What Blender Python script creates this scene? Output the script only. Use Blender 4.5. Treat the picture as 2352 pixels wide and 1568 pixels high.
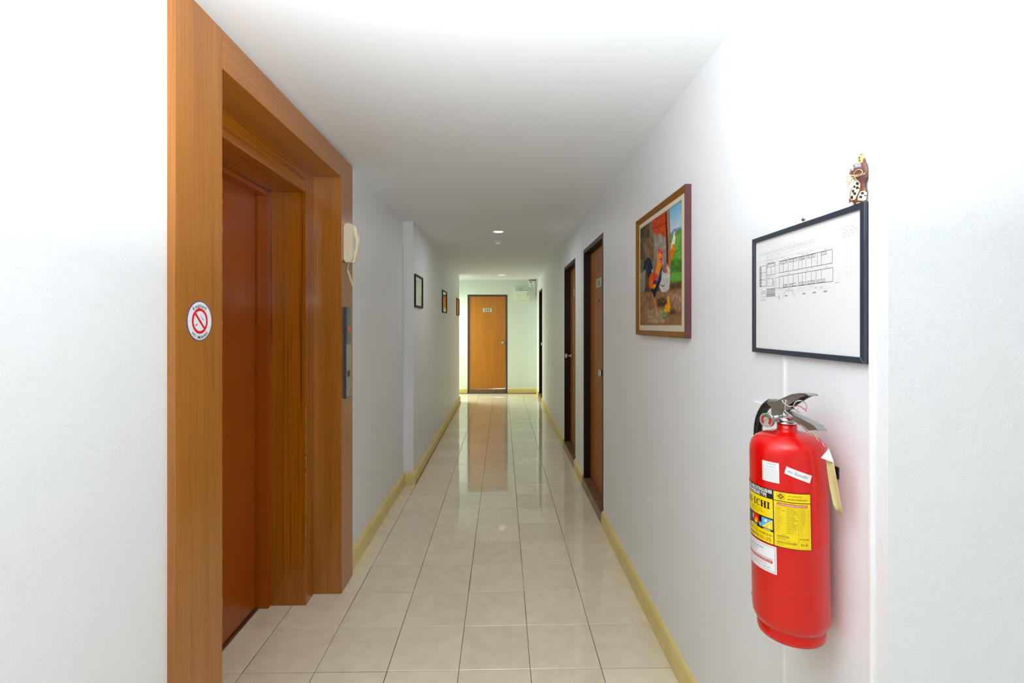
import bpy, bmesh, math, random
import numpy as np
from mathutils import Vector, Matrix
random.seed(7)
R = math.radians
SC = bpy.context.scene
COL = SC.collection
for _o in list(bpy.data.objects):
    bpy.data.objects.remove(_o)

# ---------------------------------------------------------------- camera
CAM_H = 1.447
cd = bpy.data.cameras.new('camera')
cd.sensor_fit = 'HORIZONTAL'; cd.sensor_width = 36.0
cd.lens = 36.0 * 1121 / 2352
cd.shift_y = -39.3 / 2352
cd.clip_start = 0.05
cam = bpy.data.objects.new('camera', cd); COL.objects.link(cam)
cam.location = (0, 0, CAM_H)
cam.rotation_euler = (R(90), 0, R(-1.12))
SC.camera = cam

# ---------------------------------------------------------------- world, exposure
w = bpy.data.worlds.new('world'); SC.world = w; w.use_nodes = True
w.node_tree.nodes['Background'].inputs[0].default_value = (.80, .93, 1.0, 1)
w.node_tree.nodes['Background'].inputs[1].default_value = 1.5
SC.view_settings.view_transform = 'Standard'
SC.view_settings.look = 'None'
SC.view_settings.gamma = 1.0
SC.view_settings.use_curve_mapping = False
SC.view_settings.exposure = 0.08
SC.cycles.max_bounces = 14
SC.cycles.diffuse_bounces = 8
SC.cycles.glossy_bounces = 6
SC.cycles.sample_clamp_indirect = 8.0
SC.cycles.use_denoising = True

def area_light(name, loc, rot, sx, sy, power, col, shape='RECTANGLE', spread=None):
    l = bpy.data.lights.new(name, 'AREA'); l.shape = shape; l.size = sx; l.size_y = sy
    l.energy = power; l.color = col
    if spread: l.spread = R(spread)
    o = bpy.data.objects.new(name, l); COL.objects.link(o); o.location = loc; o.rotation_euler = rot
    return o
# added bounced flash just above the view, added fill light behind the camera, the side window, the room behind the far door
area_light('bounce_flash', (-.05, .30, 1.68), (R(174), 0, 0), .30, .30, 48, (.925, .965, .985), 'DISK')
area_light('lobby_fill', (1.0, -2.3, 1.35), (R(90), 0, 0), 2.6, 1.9, 5, (.88, .96, 1.0))
area_light('window_daylight', (-1.75, 9.72, 1.75), (0, R(-46), 0), 1.2, 1.0, 30, (.87, 1.0, .84), spread=130)
area_light('room_daylight', (-.35, 10.62, .25), (R(90), 0, 0), .7, .4, 3, (.95, 1.0, .95))

# what the two corridor downlights give off
area_light('downlight_beam', (-.0415, 4.905, 2.368), (0, 0, 0), .09, .09, 4.5, (.95, .98, 1.0), 'DISK')

# ---------------------------------------------------------------- materials
def lin(c):
    return tuple(((v/255)/12.92 if v/255 <= .04045 else ((v/255+.055)/1.055)**2.4) for v in c) + (1,)
MATS = {}
def M(name, rgb, rough=.5, metal=0, spec=.5, coat=0, coat_r=.05, emit=None, es=0, bump=None, var=None, alpha=None):
    """bump=(scale, strength, distance) fine relief; var=(scale, rgb2, amount) mottling"""
    if name in MATS: return MATS[name]
    m = bpy.data.materials.new(name); m.use_nodes = True
    nt = m.node_tree; b = nt.nodes['Principled BSDF']
    b.inputs['Base Color'].default_value = lin(rgb)
    b.inputs['Roughness'].default_value = rough
    b.inputs['Metallic'].default_value = metal
    b.inputs['Specular IOR Level'].default_value = spec
    b.inputs['Coat Weight'].default_value = coat
    b.inputs['Coat Roughness'].default_value = coat_r
    if emit:
        b.inputs['Emission Color'].default_value = lin(emit); b.inputs['Emission Strength'].default_value = es
    if alpha is not None: b.inputs['Alpha'].default_value = alpha
    tc = nt.nodes.new('ShaderNodeTexCoord')
    if bump:
        n = nt.nodes.new('ShaderNodeTexNoise'); n.inputs['Scale'].default_value = bump[0]; n.inputs['Detail'].default_value = 3
        nt.links.new(tc.outputs['Object'], n.inputs['Vector'])
        bp = nt.nodes.new('ShaderNodeBump'); bp.inputs['Strength'].default_value = bump[1]; bp.inputs['Distance'].default_value = bump[2]
        nt.links.new(n.outputs['Fac'], bp.inputs['Height']); nt.links.new(bp.outputs['Normal'], b.inputs['Normal'])
    if var:
        n = nt.nodes.new('ShaderNodeTexNoise'); n.inputs['Scale'].default_value = var[0]; n.inputs['Detail'].default_value = 5
        nt.links.new(tc.outputs['Object'], n.inputs['Vector'])
        mx = nt.nodes.new('ShaderNodeMix'); mx.data_type = 'RGBA'
        mx.inputs[6].default_value = lin(rgb); mx.inputs[7].default_value = lin(var[1])
        mr = nt.nodes.new('ShaderNodeMapRange'); mr.inputs[1].default_value = .35; mr.inputs[2].default_value = .7
        mr.inputs[4].default_value = var[2]
        nt.links.new(n.outputs['Fac'], mr.inputs[0]); nt.links.new(mr.outputs[0], mx.inputs[0])
        nt.links.new(mx.outputs[2], b.inputs['Base Color'])
    MATS[name] = m
    return m

def wood(name, axis, c1, c2, c3, rough=.28, coat=.35, dens=1.0, st=.42):
    """veneer with the grain along axis ('X','Y','Z')"""
    m = bpy.data.materials.new(name); m.use_nodes = True
    nt = m.node_tree; b = nt.nodes['Principled BSDF']; L = nt.links.new
    tc = nt.nodes.new('ShaderNodeTexCoord')
    def stretched(s_cross, s_along, detail, dist=0.0):
        mp = nt.nodes.new('ShaderNodeMapping')
        sc = [s_cross]*3; sc['XYZ'.index(axis)] = s_along
        mp.inputs['Scale'].default_value = sc
        L(tc.outputs['Object'], mp.inputs['Vector'])
        n = nt.nodes.new('ShaderNodeTexNoise'); n.inputs['Scale'].default_value = 1; n.inputs['Detail'].default_value = detail
        n.inputs['Distortion'].default_value = dist
        L(mp.outputs[0], n.inputs['Vector']); return n.outputs['Fac']
    broad = stretched(16*dens, .7, 4, .5); fine = stretched(230*dens, 3.5, 4, .2); streak = stretched(90*dens, .9, 3, .3)
    r1 = nt.nodes.new('ShaderNodeValToRGB'); e = r1.color_ramp.elements
    e[0].position = .30; e[0].color = lin(c1); e[1].position = .72; e[1].color = lin(c2)
    L(broad, r1.inputs[0])
    def dark(src, lo, hi, amt, prev):
        mr = nt.nodes.new('ShaderNodeMapRange'); mr.inputs[1].default_value = lo; mr.inputs[2].default_value = hi
        mr.inputs[3].default_value = 0; mr.inputs[4].default_value = amt
        L(src, mr.inputs[0])
        mx = nt.nodes.new('ShaderNodeMix'); mx.data_type = 'RGBA'; mx.inputs[7].default_value = lin(c3)
        L(mr.outputs[0], mx.inputs[0]); L(prev, mx.inputs[6]); return mx.outputs[2]
    c = dark(fine, .48, .74, .4, r1.outputs[0]); c = dark(streak, .56 if st > .5 else .58, .72, st, c)
    L(c, b.inputs['Base Color'])
    b.inputs['Roughness'].default_value = rough; b.inputs['Coat Weight'].default_value = coat; b.inputs['Coat Roughness'].default_value = .12
    b.inputs['Specular IOR Level'].default_value = .2 if coat == 0 else .5
    return m

def wall_mat(name, rgb, stip=1.0):
    m = bpy.data.materials.new(name); m.use_nodes = True
    nt = m.node_tree; b = nt.nodes['Principled BSDF']; L = nt.links.new
    tc = nt.nodes.new('ShaderNodeTexCoord')
    n = nt.nodes.new('ShaderNodeTexNoise'); n.inputs['Scale'].default_value = 2.2; n.inputs['Detail'].default_value = 5
    L(tc.outputs['Object'], n.inputs['Vector'])
    mx = nt.nodes.new('ShaderNodeMix'); mx.data_type = 'RGBA'; mx.inputs[6].default_value = lin(rgb)
    mx.inputs[7].default_value = lin(tuple(v-7 for v in rgb)); L(n.outputs['Fac'], mx.inputs[0]); L(mx.outputs[2], b.inputs['Base Color'])
    b.inputs['Roughness'].default_value = .46; b.inputs['Specular IOR Level'].default_value = .45
    a = nt.nodes.new('ShaderNodeTexNoise'); a.inputs['Scale'].default_value = 190; a.inputs['Detail'].default_value = 2
    c = nt.nodes.new('ShaderNodeTexNoise'); c.inputs['Scale'].default_value = 30; c.inputs['Detail'].default_value = 3
    for q in (a, c): L(tc.outputs['Object'], q.inputs['Vector'])
    ad = nt.nodes.new('ShaderNodeMath'); ad.operation = 'ADD'; L(a.outputs['Fac'], ad.inputs[0]); L(c.outputs['Fac'], ad.inputs[1])
    bp = nt.nodes.new('ShaderNodeBump'); bp.inputs['Strength'].default_value = .8*stip; bp.inputs['Distance'].default_value = .0011
    L(ad.outputs[0], bp.inputs['Height']); L(bp.outputs['Normal'], b.inputs['Normal'])
    return m

W_LEFT = wall_mat('wall_paint', (240, 242, 245))
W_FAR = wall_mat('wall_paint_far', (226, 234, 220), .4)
CEIL = M('ceiling_paint', (235, 238, 242), .8, bump=(60, .15, .001))
WOODV = wood('teak_veneer_vertical', 'Z', (160, 98, 30), (178, 114, 40), (112, 62, 12))
WOODH = wood('teak_veneer_horizontal', 'Y', (162, 99, 34), (180, 114, 44), (112, 62, 16))
WOODIN = wood('shaded_teak_vertical', 'Z', (152, 86, 6), (172, 98, 10), (78, 34, 0), rough=.22, st=.75)  # same teak, shade of the inner faces put into the colour, streaks stronger
WOODINH = wood('shaded_teak_horizontal', 'Y', (152, 86, 6), (172, 98, 12), (78, 34, 0), rough=.22, st=.75)
DOORW = wood('door_veneer', 'Z', (176, 106, 22), (190, 118, 26), (146, 82, 16), rough=.38, coat=.08, dens=1.6)
LIFT = M('lift_enamel', (158, 74, 0), .27, coat=.2, var=(3, (148, 66, 0), .6))
DOORD = wood('door_veneer_brown', 'Z', (150, 84, 10), (164, 94, 14), (116, 60, 6), rough=.45, coat=0, dens=1.6)
FRAMED = M('door_frame_shaded', (34, 19, 14), .5, spec=.3)  # frame brown darkened, shade of the door reveals put into the colour
FRAMEB = M('door_frame_paint', (74, 52, 36), .35, coat=.2)
BASEB = M('baseboard_wood', (234, 214, 142), .45, coat=.05, var=(6, (218, 196, 118), .7))
GROUT = M('grout', (108, 98, 84), .8)
CHROME = M('chrome', (205, 205, 205), .12, 1)
STEEL = M('brushed_steel', (196, 196, 192), .36, 1)
WHITEP = M('white_plastic', (238, 238, 236), .35)
BLACKM = M('black_paint', (24, 26, 32), .3)
BLACKR = M('black_rubber', (16, 16, 18), .45)
TERRA = M('threshold_tile', (134, 100, 70), .35, var=(9, (110, 80, 54), .7))
PLATE = M('number_plate_enamel', (186, 184, 156), .4)
INK = M('ink', (28, 26, 26), .6)

def tile_mat():
    m = bpy.data.materials.new('floor_tile_glaze'); m.use_nodes = True
    nt = m.node_tree; b = nt.nodes['Principled BSDF']; L = nt.links.new
    tc = nt.nodes.new('ShaderNodeTexCoord'); oi = nt.nodes.new('ShaderNodeObjectInfo')
    geo = nt.nodes.new('ShaderNodeNewGeometry')
    n = nt.nodes.new('ShaderNodeTexNoise'); n.inputs['Scale'].default_value = 14; n.inputs['Detail'].default_value = 6
    n2 = nt.nodes.new('ShaderNodeTexNoise'); n2.inputs['Scale'].default_value = 3.2; n2.inputs['Detail'].default_value = 3
    for q in (n, n2): L(geo.outputs['Position'], q.inputs['Vector'])
    r = nt.nodes.new('ShaderNodeValToRGB'); e = r.color_ramp.elements
    e[0].position = .3; e[0].color = lin((231, 219, 191)); e[1].position = .7; e[1].color = lin((240, 230, 206))
    L(n.outputs['Fac'], r.inputs[0])
    mx = nt.nodes.new('ShaderNodeMix'); mx.data_type = 'RGBA'; mx.blend_type = 'MULTIPLY'; mx.inputs[0].default_value = .8
    r2 = nt.nodes.new('ShaderNodeValToRGB'); e = r2.color_ramp.elements
    e[0].position = .3; e[0].color = (.955, .945, .915, 1); e[1].position = .7; e[1].color = (1, 1, .98, 1)
    L(n2.outputs['Fac'], r2.inputs[0]); L(r.outputs[0], mx.inputs[6]); L(r2.outputs[0], mx.inputs[7])
    hs = nt.nodes.new('ShaderNodeHueSaturation')
    mr = nt.nodes.new('ShaderNodeMapRange'); mr.inputs[3].default_value = .94; mr.inputs[4].default_value = 1.04
    L(oi.outputs['Random'], mr.inputs[0]); L(mr.outputs[0], hs.inputs['Value']); L(mx.outputs[2], hs.inputs['Color'])
    L(hs.outputs[0], b.inputs['Base Color'])
    b.inputs['Roughness'].default_value = .05; b.inputs['Specular IOR Level'].default_value = .5; b.inputs['IOR'].default_value = 1.6
    n3 = nt.nodes.new('ShaderNodeTexNoise'); n3.inputs['Scale'].default_value = 9; n3.inputs['Detail'].default_value = 2
    L(geo.outputs['Position'], n3.inputs['Vector'])
    bp = nt.nodes.new('ShaderNodeBump'); bp.inputs['Strength'].default_value = .2; bp.inputs['Distance'].default_value = .0006
    L(n3.outputs['Fac'], bp.inputs['Height']); L(bp.outputs['Normal'], b.inputs['Normal'])
    return m
TILE = tile_mat()

# ---------------------------------------------------------------- mesh helpers
class MB:
    """collects geometry in world coordinates, links it as one mesh object"""
    def __init__(s): s.v = []; s.f = []; s.mi = []; s.sm = []
    def add(s, vs, fs, mi=0, smooth=False):
        k = len(s.v); s.v += [tuple(p) for p in vs]
        for f in fs: s.f.append(tuple(i+k for i in f)); s.mi.append(mi); s.sm.append(smooth)
        return s
    def box(s, x0, x1, y0, y1, z0, z1, mi=0, bev=0):
        if bev <= 0:
            vs = [(x, y, z) for x in (x0, x1) for y in (y0, y1) for z in (z0, z1)]
            return s.add(vs, [(0,1,3,2),(4,6,7,5),(0,4,5,1),(2,3,7,6),(0,2,6,4),(1,5,7,3)], mi)
        bm = bmesh.new(); r = bmesh.ops.create_cube(bm, size=1)
        for v in r['verts']:
            v.co = Vector(((x0+x1)/2+v.co.x*(x1-x0), (y0+y1)/2+v.co.y*(y1-y0), (z0+z1)/2+v.co.z*(z1-z0)))
        bmesh.ops.bevel(bm, geom=bm.edges[:], offset=bev, segments=2, affect='EDGES', profile=.6)
        return s.bm(bm, mi)
    def bm(s, bm, mi=0, smooth=False):
        bm.verts.index_update()
        s.add([v.co[:] for v in bm.verts], [tuple(v.index for v in f.verts) for f in bm.faces], mi, smooth)
        bm.free(); return s
    def tube(s, pts, r, n=10, mi=0, closed=False, cap=True):
        pts = [Vector(p) for p in pts]; N = len(pts)
        rs = r if isinstance(r, (list, tuple)) else [r]*N
        vs = []; fs = []; up = None
        for i, p in enumerate(pts):
            a = pts[(i-1) % N] if (closed or i > 0) else p
            b = pts[(i+1) % N] if (closed or i < N-1) else p
            t = (b-a).normalized()
            if up is None:
                up = t.cross(Vector((0, 0, 1)))
                if up.length < .1: up = t.cross(Vector((1, 0, 0)))
            up = (up - t*up.dot(t)).normalized(); q = t.cross(up)
            for k in range(n):
                an = 2*math.pi*k/n
                vs.append(p + (up*math.cos(an) + q*math.sin(an))*rs[i])
        for i in range(N if closed else N-1):
            for k in range(n):
                i2 = (i+1) % N; k2 = (k+1) % n
                fs.append((i*n+k, i2*n+k, i2*n+k2, i*n+k2))
        if cap and not closed: fs += [tuple(range(n)), tuple(range((N-1)*n, N*n))[::-1]]
        return s.add(vs, fs, mi, True)
    def lathe(s, prof, c, axis=(0, 0, 1), n=32, mi=0, smooth=True, mis=None, cap=True):
        """prof [(r, h)] around axis through c"""
        ax = Vector(axis).normalized(); c = Vector(c)
        a = ax.orthogonal().normalized(); b = ax.cross(a)
        vs = []; 
        for r, h in prof:
            for k in range(n):
                t = 2*math.pi*k/n
                vs.append(c + ax*h + (a*math.cos(t)+b*math.sin(t))*r)
        k0 = len(s.v); s.v += [tuple(p) for p in vs]
        for i in range(len(prof)-1):
            for k in range(n):
                k2 = (k+1) % n
                s.f.append((k0+i*n+k, k0+i*n+k2, k0+(i+1)*n+k2, k0+(i+1)*n+k)); s.mi.append(mis[i] if mis else mi); s.sm.append(smooth)
        if cap and prof[0][0] > 1e-6: s.f.append(tuple(k0+k for k in range(n))[::-1]); s.mi.append(mis[0] if mis else mi); s.sm.append(False)
        if cap and prof[-1][0] > 1e-6: s.f.append(tuple(k0+(len(prof)-1)*n+k for k in range(n))); s.mi.append(mis[-1] if mis else mi); s.sm.append(False)
        return s
    def prism(s, poly, fn, d0, d1, mi=0):
        """2D outline poly extruded; fn(u, v, d) gives the 3D point"""
        n = len(poly)
        vs = [fn(u, v, d0) for u, v in poly] + [fn(u, v, d1) for u, v in poly]
        fs = [tuple(range(n))[::-1], tuple(range(n, 2*n))] + [(i, (i+1) % n, n+(i+1) % n, n+i) for i in range(n)]
        return s.add(vs, fs, mi)
    def build(s, name, mats, parent=None, loc=None, **props):
        me = bpy.data.meshes.new(name)
        o = bpy.data.objects.new(name, me)
        off = Vector((0, 0, 0))
        if parent is not None:
            off = Vector(world_of(parent)); 
        elif loc is not None: off = Vector(loc)
        if parent is None and loc is not None: o.location = loc
        ox, oy, oz = off
        me.from_pydata([(x-ox, y-oy, z-oz) for x, y, z in s.v], [], s.f)
        if not isinstance(mats, (list, tuple)): mats = [mats]
        for m in mats: me.materials.append(m)
        me.polygons.foreach_set('material_index', s.mi)
        me.polygons.foreach_set('use_smooth', s.sm)
        me.update()
        bm = bmesh.new(); bm.from_mesh(me); bmesh.ops.recalc_face_normals(bm, faces=bm.faces[:])
        bmesh.ops.remove_doubles(bm, verts=bm.verts[:], dist=1e-6) if len(s.v) < 60000 else None
        bm.to_mesh(me); bm.free()
        COL.objects.link(o)
        if parent is not None: o.parent = parent
        for k, v in props.items(): o[k] = v
        return o

def world_of(o):
    p = Vector((0, 0, 0))
    while o is not None: p += Vector(o.location); o = o.parent
    return p
def empty(name, loc, **props):
    o = bpy.data.objects.new(name, None); COL.objects.link(o); o.location = loc; o.empty_display_size = .1
    for k, v in props.items(): o[k] = v
    return o
def dY(d, X): return d - .0195*X        # distance along the lens axis -> distance along the corridor

def text_mesh(body, size, bold=0, space=1.0, align='LEFT', res=2, xs=1.0, shear=0):
    """flat outline text as (verts2d, faces)"""
    cu = bpy.data.curves.new('t', 'FONT'); cu.body = body; cu.size = size; cu.resolution_u = res
    cu.offset = bold; cu.space_character = space; cu.align_x = align; cu.align_y = 'BOTTOM_BASELINE'; cu.shear = shear
    ob = bpy.data.objects.new('t', cu); COL.objects.link(ob)
    bpy.context.view_layer.update()
    me = bpy.data.meshes.new_from_object(ob.evaluated_get(bpy.context.evaluated_depsgraph_get()))
    vs = [(v.co.x*xs, v.co.y) for v in me.vertices]; fs = [tuple(p.vertices) for p in me.polygons]
    bpy.data.objects.remove(ob); bpy.data.curves.remove(cu); bpy.data.meshes.remove(me)
    return vs, fs
def smooth(pts, n=6):
    out = []; P_ = [Vector(p) for p in pts]
    for i in range(len(P_)-1):
        p0 = P_[max(0, i-1)]; p1 = P_[i]; p2 = P_[i+1]; p3 = P_[min(len(P_)-1, i+2)]
        for k in range(n):
            t = k/n; out.append(.5*((2*p1)+(p2-p0)*t+(2*p0-5*p1+4*p2-p3)*t*t+(-p0+3*p1-3*p2+p3)*t**3))
    return out+[P_[-1]]
class Decal:
    """flat print placed on a surface by fn(u, v, layer)"""
    def __init__(s, fn): s.fn = fn; s.mb = MB()
    def rect(s, u0, v0, u1, v1, mi, lay=0, nu=1):
        vs = []; fs = []
        for i in range(nu+1):
            u = u0+(u1-u0)*i/nu
            vs += [s.fn(u, v0, lay), s.fn(u, v1, lay)]
        for i in range(nu): fs.append((2*i, 2*i+2, 2*i+3, 2*i+1))
        s.mb.add(vs, fs, mi); return s
    def poly(s, pts, mi, lay=0):
        s.mb.add([s.fn(u, v, lay) for u, v in pts], [tuple(range(len(pts)))], mi); return s
    def line(s, a, b, wd, mi, lay=0):
        dx, dy = b[0]-a[0], b[1]-a[1]; l = math.hypot(dx, dy) or 1; nx, ny = -dy/l*wd/2, dx/l*wd/2
        return s.poly([(a[0]+nx, a[1]+ny), (b[0]+nx, b[1]+ny), (b[0]-nx, b[1]-ny), (a[0]-nx, a[1]-ny)], mi, lay)
    def ring(s, cx, cy, r0, r1, mi, lay=0, n=40, a0=0, a1=360):
        vs = []; fs = []
        for i in range(n+1):
            a = R(a0+(a1-a0)*i/n)
            vs += [s.fn(cx+r0*math.cos(a), cy+r0*math.sin(a), lay), s.fn(cx+r1*math.cos(a), cy+r1*math.sin(a), lay)]
        for i in range(n): fs.append((2*i, 2*i+2, 2*i+3, 2*i+1))
        s.mb.add(vs, fs, mi); return s
    def text(s, body, u, v, size, mi, lay=1, rot=0, width=None, **kw):
        vs, fs = text_mesh(body, size, **kw)
        if not vs: return s
        if width:
            x0 = min(p[0] for p in vs); x1 = max(p[0] for p in vs); k = width/(x1-x0)
            vs = [((p[0]-x0)*k, p[1]) for p in vs]
        c, q = math.cos(R(rot)), math.sin(R(rot))
        s.mb.add([s.fn(u+x*c-y*q, v+x*q+y*c, lay) for x, y in vs], fs, mi); return s
    def arctext(s, body, cx, cy, r, size, mi, a_mid, span, inward=False, lay=1, **kw):
        gl = [text_mesh(ch, size, **kw) for ch in body]
        wd = [(max(p[0] for p in v)-min(p[0] for p in v)) if v else size*.38 for v, f in gl]
        gap = size*.16; tot = sum(wd)+gap*(len(body)-1); pos = 0
        for (vs, fs), w_ in zip(gl, wd):
            t = ((pos+w_/2)/tot-.5)*span; pos += w_+gap
            a = a_mid - t if not inward else a_mid + t
            rot = a-90 if not inward else a+90
            if not vs: continue
            mx = (min(p[0] for p in vs)+max(p[0] for p in vs))/2
            c, q = math.cos(R(rot)), math.sin(R(rot)); ox = cx+r*math.cos(R(a)); oy = cy+r*math.sin(R(a))
            s.mb.add([s.fn(ox+(x-mx)*c-y*q, oy+(x-mx)*q+y*c, lay) for x, y in vs], fs, mi)
        return s
    def build(s, name, mats, parent, **p):
        return s.mb.build(name, mats, parent, **p)

# ================================================================ THE SETTING
ZC = 2.380
XR = .7275; XL = -.902; XLN = -.886; XF = -.809
YB = 10.30; YLOB = .906; YLEND = 9.15; YCOL = 4.45

# --- floor: grout bed, tiles one by one
fl = MB().box(-2.6, 3.0, -2.6, 10.6, -.06, -.0022).build('floor', GROUT, kind='structure')
def tile_bm(sx, sy):
    b = .0012; t = -.009
    x, y = sx/2, sy/2
    vs = [(-x, -y, t), (x, -y, t), (x, y, t), (-x, y, t),
          (-x, -y, -b), (x, -y, -b), (x, y, -b), (-x, y, -b),
          (-x+b, -y+b, 0), (x-b, -y+b, 0), (x-b, y-b, 0), (-x+b, y-b, 0)]
    fs = [(0,1,5,4),(1,2,6,5),(2,3,7,6),(3,0,4,7),(4,5,9,8),(5,6,10,9),(6,7,11,10),(7,4,8,11),(8,9,10,11)]
    return vs, fs
TM = {}
def tile(x0, x1, y0, y1):
    g = .0014; sx, sy = round(x1-x0-2*g, 4), round(y1-y0-2*g, 4)
    if (sx, sy) not in TM:
        me = bpy.data.meshes.new('tile'); v, f = tile_bm(sx, sy); me.from_pydata(v, [], f); me.materials.append(TILE); TM[(sx, sy)] = me
    o = bpy.data.objects.new('tile', TM[(sx, sy)]); COL.objects.link(o); o.parent = fl
    o.location = ((x0+x1)/2 + random.uniform(-.0005, .0005), (y0+y1)/2 + random.uniform(-.0005, .0005), random.uniform(-.0003, 0))
    k = .0016
    o.rotation_euler = (random.gauss(0, k*.6), random.gauss(0, k*.8), random.gauss(0, .0012))
    return o
TS = .2997; GX0 = .117; GY0 = 2.047; PY = .3000
xs = [GX0 + TS*k for k in range(-5, 3)]                 # -1.38 ... .716
yl = [GY0 + PY*k for k in range(-2, 28)]
for j, y0 in enumerate(yl[:-1]):
    y1 = yl[j+1]; yy0 = y0; yy1 = min(y1, YB)
    if yy1 - yy0 < .03: continue
    ym = (yy0+yy1)/2
    left = -1.30 if ym < 2.60 else (-.895 if ym < YCOL-.1 else -.80)
    if ym > YLEND: left = -1.15
    for i in range(len(xs)-1):
        a, b = max(xs[i], left), min(xs[i+1], XR-.005)
        if b - a < .02: continue
        tile(a, b, yy0, yy1)
# lobby and side passage beyond the view, joined
mb = MB()
def stuff_tile(a, b, c, d):
    v, f = tile_bm(b-a-.0034, d-c-.0034); mb.add([(x+(a+b)/2, y+(c+d)/2, z) for x, y, z in v], f)
for j in range(-15, -2):
    for i in range(-5, 9):
        a, b = max(GX0+TS*i, XLN), min(GX0+TS*(i+1), 3.0); c, d = GY0+PY*j, GY0+PY*(j+1)
        if b - a > .03 and not (a > XR-.05 and d > YLOB+.05): stuff_tile(a, b, c, min(d, 9))
for j in range(24, 28):
    for i in range(-9, -4):
        c, d = max(GY0+PY*j, YLEND-.02), min(GY0+PY*(j+1), YB)
        a, b = GX0+TS*i, min(GX0+TS*(i+1), -1.152)
        if d - c > .03 and b - a > .03: stuff_tile(a, b, c, d)
mb.build('tile_field', TILE, fl, kind='stuff')

# --- ceiling and walls
MB().box(-2.8, 3.2, -2.8, 10.8, ZC, ZC+.1).build('ceiling', CEIL, kind='structure')
EL0, EL1 = 1.3075, 2.833        # the lift surround along the wall
MB().box(-1.6, XLN, -2.7, EL0, 0, ZC).box(-1.6, XLN-.004, EL0, EL1, 2.357, ZC).box(-1.6, XL, EL1, YCOL, 0, ZC)\
    .box(-1.6, XF, YCOL, YLEND, 0, ZC).box(-1.6, -1.34, EL0, EL1, 0, 2.357).build('wall_left', W_LEFT, kind='structure')
doorsR = [(dY(3.521, XR), dY(4.382, XR)), (dY(4.875, XR), dY(5.739, XR)), (dY(8.92, XR), dY(9.71, XR))]
DH = 2.112
mb = MB().box(XR, 3.2, YLOB, 1.15, 0, ZC)
y = 1.15
for a, b in doorsR:
    mb.box(XR, XR+.25, y, a, 0, ZC); mb.box(XR, XR+.25, a, b, DH, ZC); y = b
mb.box(XR, XR+.25, y, YB, 0, ZC); mb.box(XR+.2, XR+.25, 3.3, 9.9, 0, DH)
mb.build('wall_right', W_LEFT, kind='structure')
B0, B1 = -.736, .104
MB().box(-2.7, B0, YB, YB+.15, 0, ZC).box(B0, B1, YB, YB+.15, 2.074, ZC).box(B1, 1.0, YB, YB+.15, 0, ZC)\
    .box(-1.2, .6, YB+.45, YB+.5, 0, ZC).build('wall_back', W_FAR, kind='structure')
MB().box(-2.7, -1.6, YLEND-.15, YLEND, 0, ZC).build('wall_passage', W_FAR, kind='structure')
MB().box(-1.0, 3.2, -2.8, -2.7, 0, ZC).build('wall_rear', W_LEFT, kind='structure')
MB().box(3.0, 3.2, -2.7, YLOB, 0, ZC).build('wall_side', W_LEFT, kind='structure')
# end window of the side passage
win = MB().box(-2.75, -2.6, YLEND, YLEND+.06, 0, ZC).box(-2.75, -2.6, YB-.06, YB, 0, ZC).box(-2.75, -2.6, YLEND, YB, ZC-.1, ZC)\
    .box(-2.75, -2.6, YLEND, YB, 0, .12).box(-2.72, -2.66, 9.70, 9.75, .12, ZC-.1).build('window_1', WHITEP, kind='structure')

# --- baseboards
def bb_x(mb, X, side, y0, y1, t=.017, h=.105):
    """board on a wall of constant X; side = direction it stands out"""
    prof = [(0, 0), (t, 0), (t, h-.022), (t*.75, h-.008), (t*.3, h), (0, h)]
    mb.prism(prof, lambda u, v, d: (X+side*u, d, v), y0, y1)
def bb_y(mb, Y, x0, x1, t=.017, h=.105):
    prof = [(0, 0), (t, 0), (t, h-.022), (t*.75, h-.008), (t*.3, h), (0, h)]
    mb.prism(prof, lambda u, v, d: (d, Y-u, v), x0, x1)
mb = MB(); bb_x(mb, XL, 1, EL1+.001, YCOL, .024); bb_y(mb, YCOL, XL+.001, XF+.022, .024); bb_x(mb, XF, 1, YCOL, YLEND+.02, .022)
bb_x(mb, XLN, 1, -2.7, EL0-.005)
mb.build('baseboard_left', BASEB, kind='structure')
mb = MB(); bb_x(mb, XR, -1, YLOB-.015, doorsR[0][0]-.004); bb_x(mb, XR, -1, doorsR[0][1]+.004, doorsR[1][0]-.004)
bb_x(mb, XR, -1, doorsR[1][1]+.004, doorsR[2][0]-.004); bb_x(mb, XR, -1, doorsR[2][1]+.004, YB); bb_y(mb, YLOB, XR-.015, 3.0)
mb.build('baseboard_right', BASEB, kind='structure')
mb = MB(); bb_y(mb, YB, -2.6, B0-.003); bb_y(mb, YB, B1+.003, XR)
mb.build('baseboard_back', BASEB, kind='structure')

# --- room doors
def knob(panel, fn):
    """fn(along, out, z) -> world"""
    c = Vector(fn(0, 0, 0)); ax = Vector(fn(0, 1, 0)) - c
    MB().lathe([(.0, 0), (.031, 0), (.031, .004), (.026, .009), (.013, .012), (.0115, .028), (.018, .034), (.0265, .044),
                (.0285, .053), (.0265, .062), (.019, .068), (.0, .069)], c, ax, 24).build('knob', CHROME, panel)
def number_plate(panel, fn, text, hu, hv):
    d = Decal(lambda u, v, l: fn(u, .0045+l*.0004, v))
    m = d.mb; m.add([fn(a, o, b) for o in (0, .0045) for a, b in ((-hu, -hv), (hu, -hv), (hu, hv), (-hu, hv))],
                    [(0,1,2,3),(4,5,6,7),(0,1,5,4),(1,2,6,5),(2,3,7,6),(3,0,4,7)])
    vs, fs = text_mesh(text, hv*1.75, bold=.0034, align='CENTER', space=1.15)
    ys = [p[1] for p in vs]; cy = (max(ys)+min(ys))/2
    m.add([fn(x, .0050, y-cy) for x, y in vs], fs, 1)
    m.build('number_plate', [PLATE, INK], panel)

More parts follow.
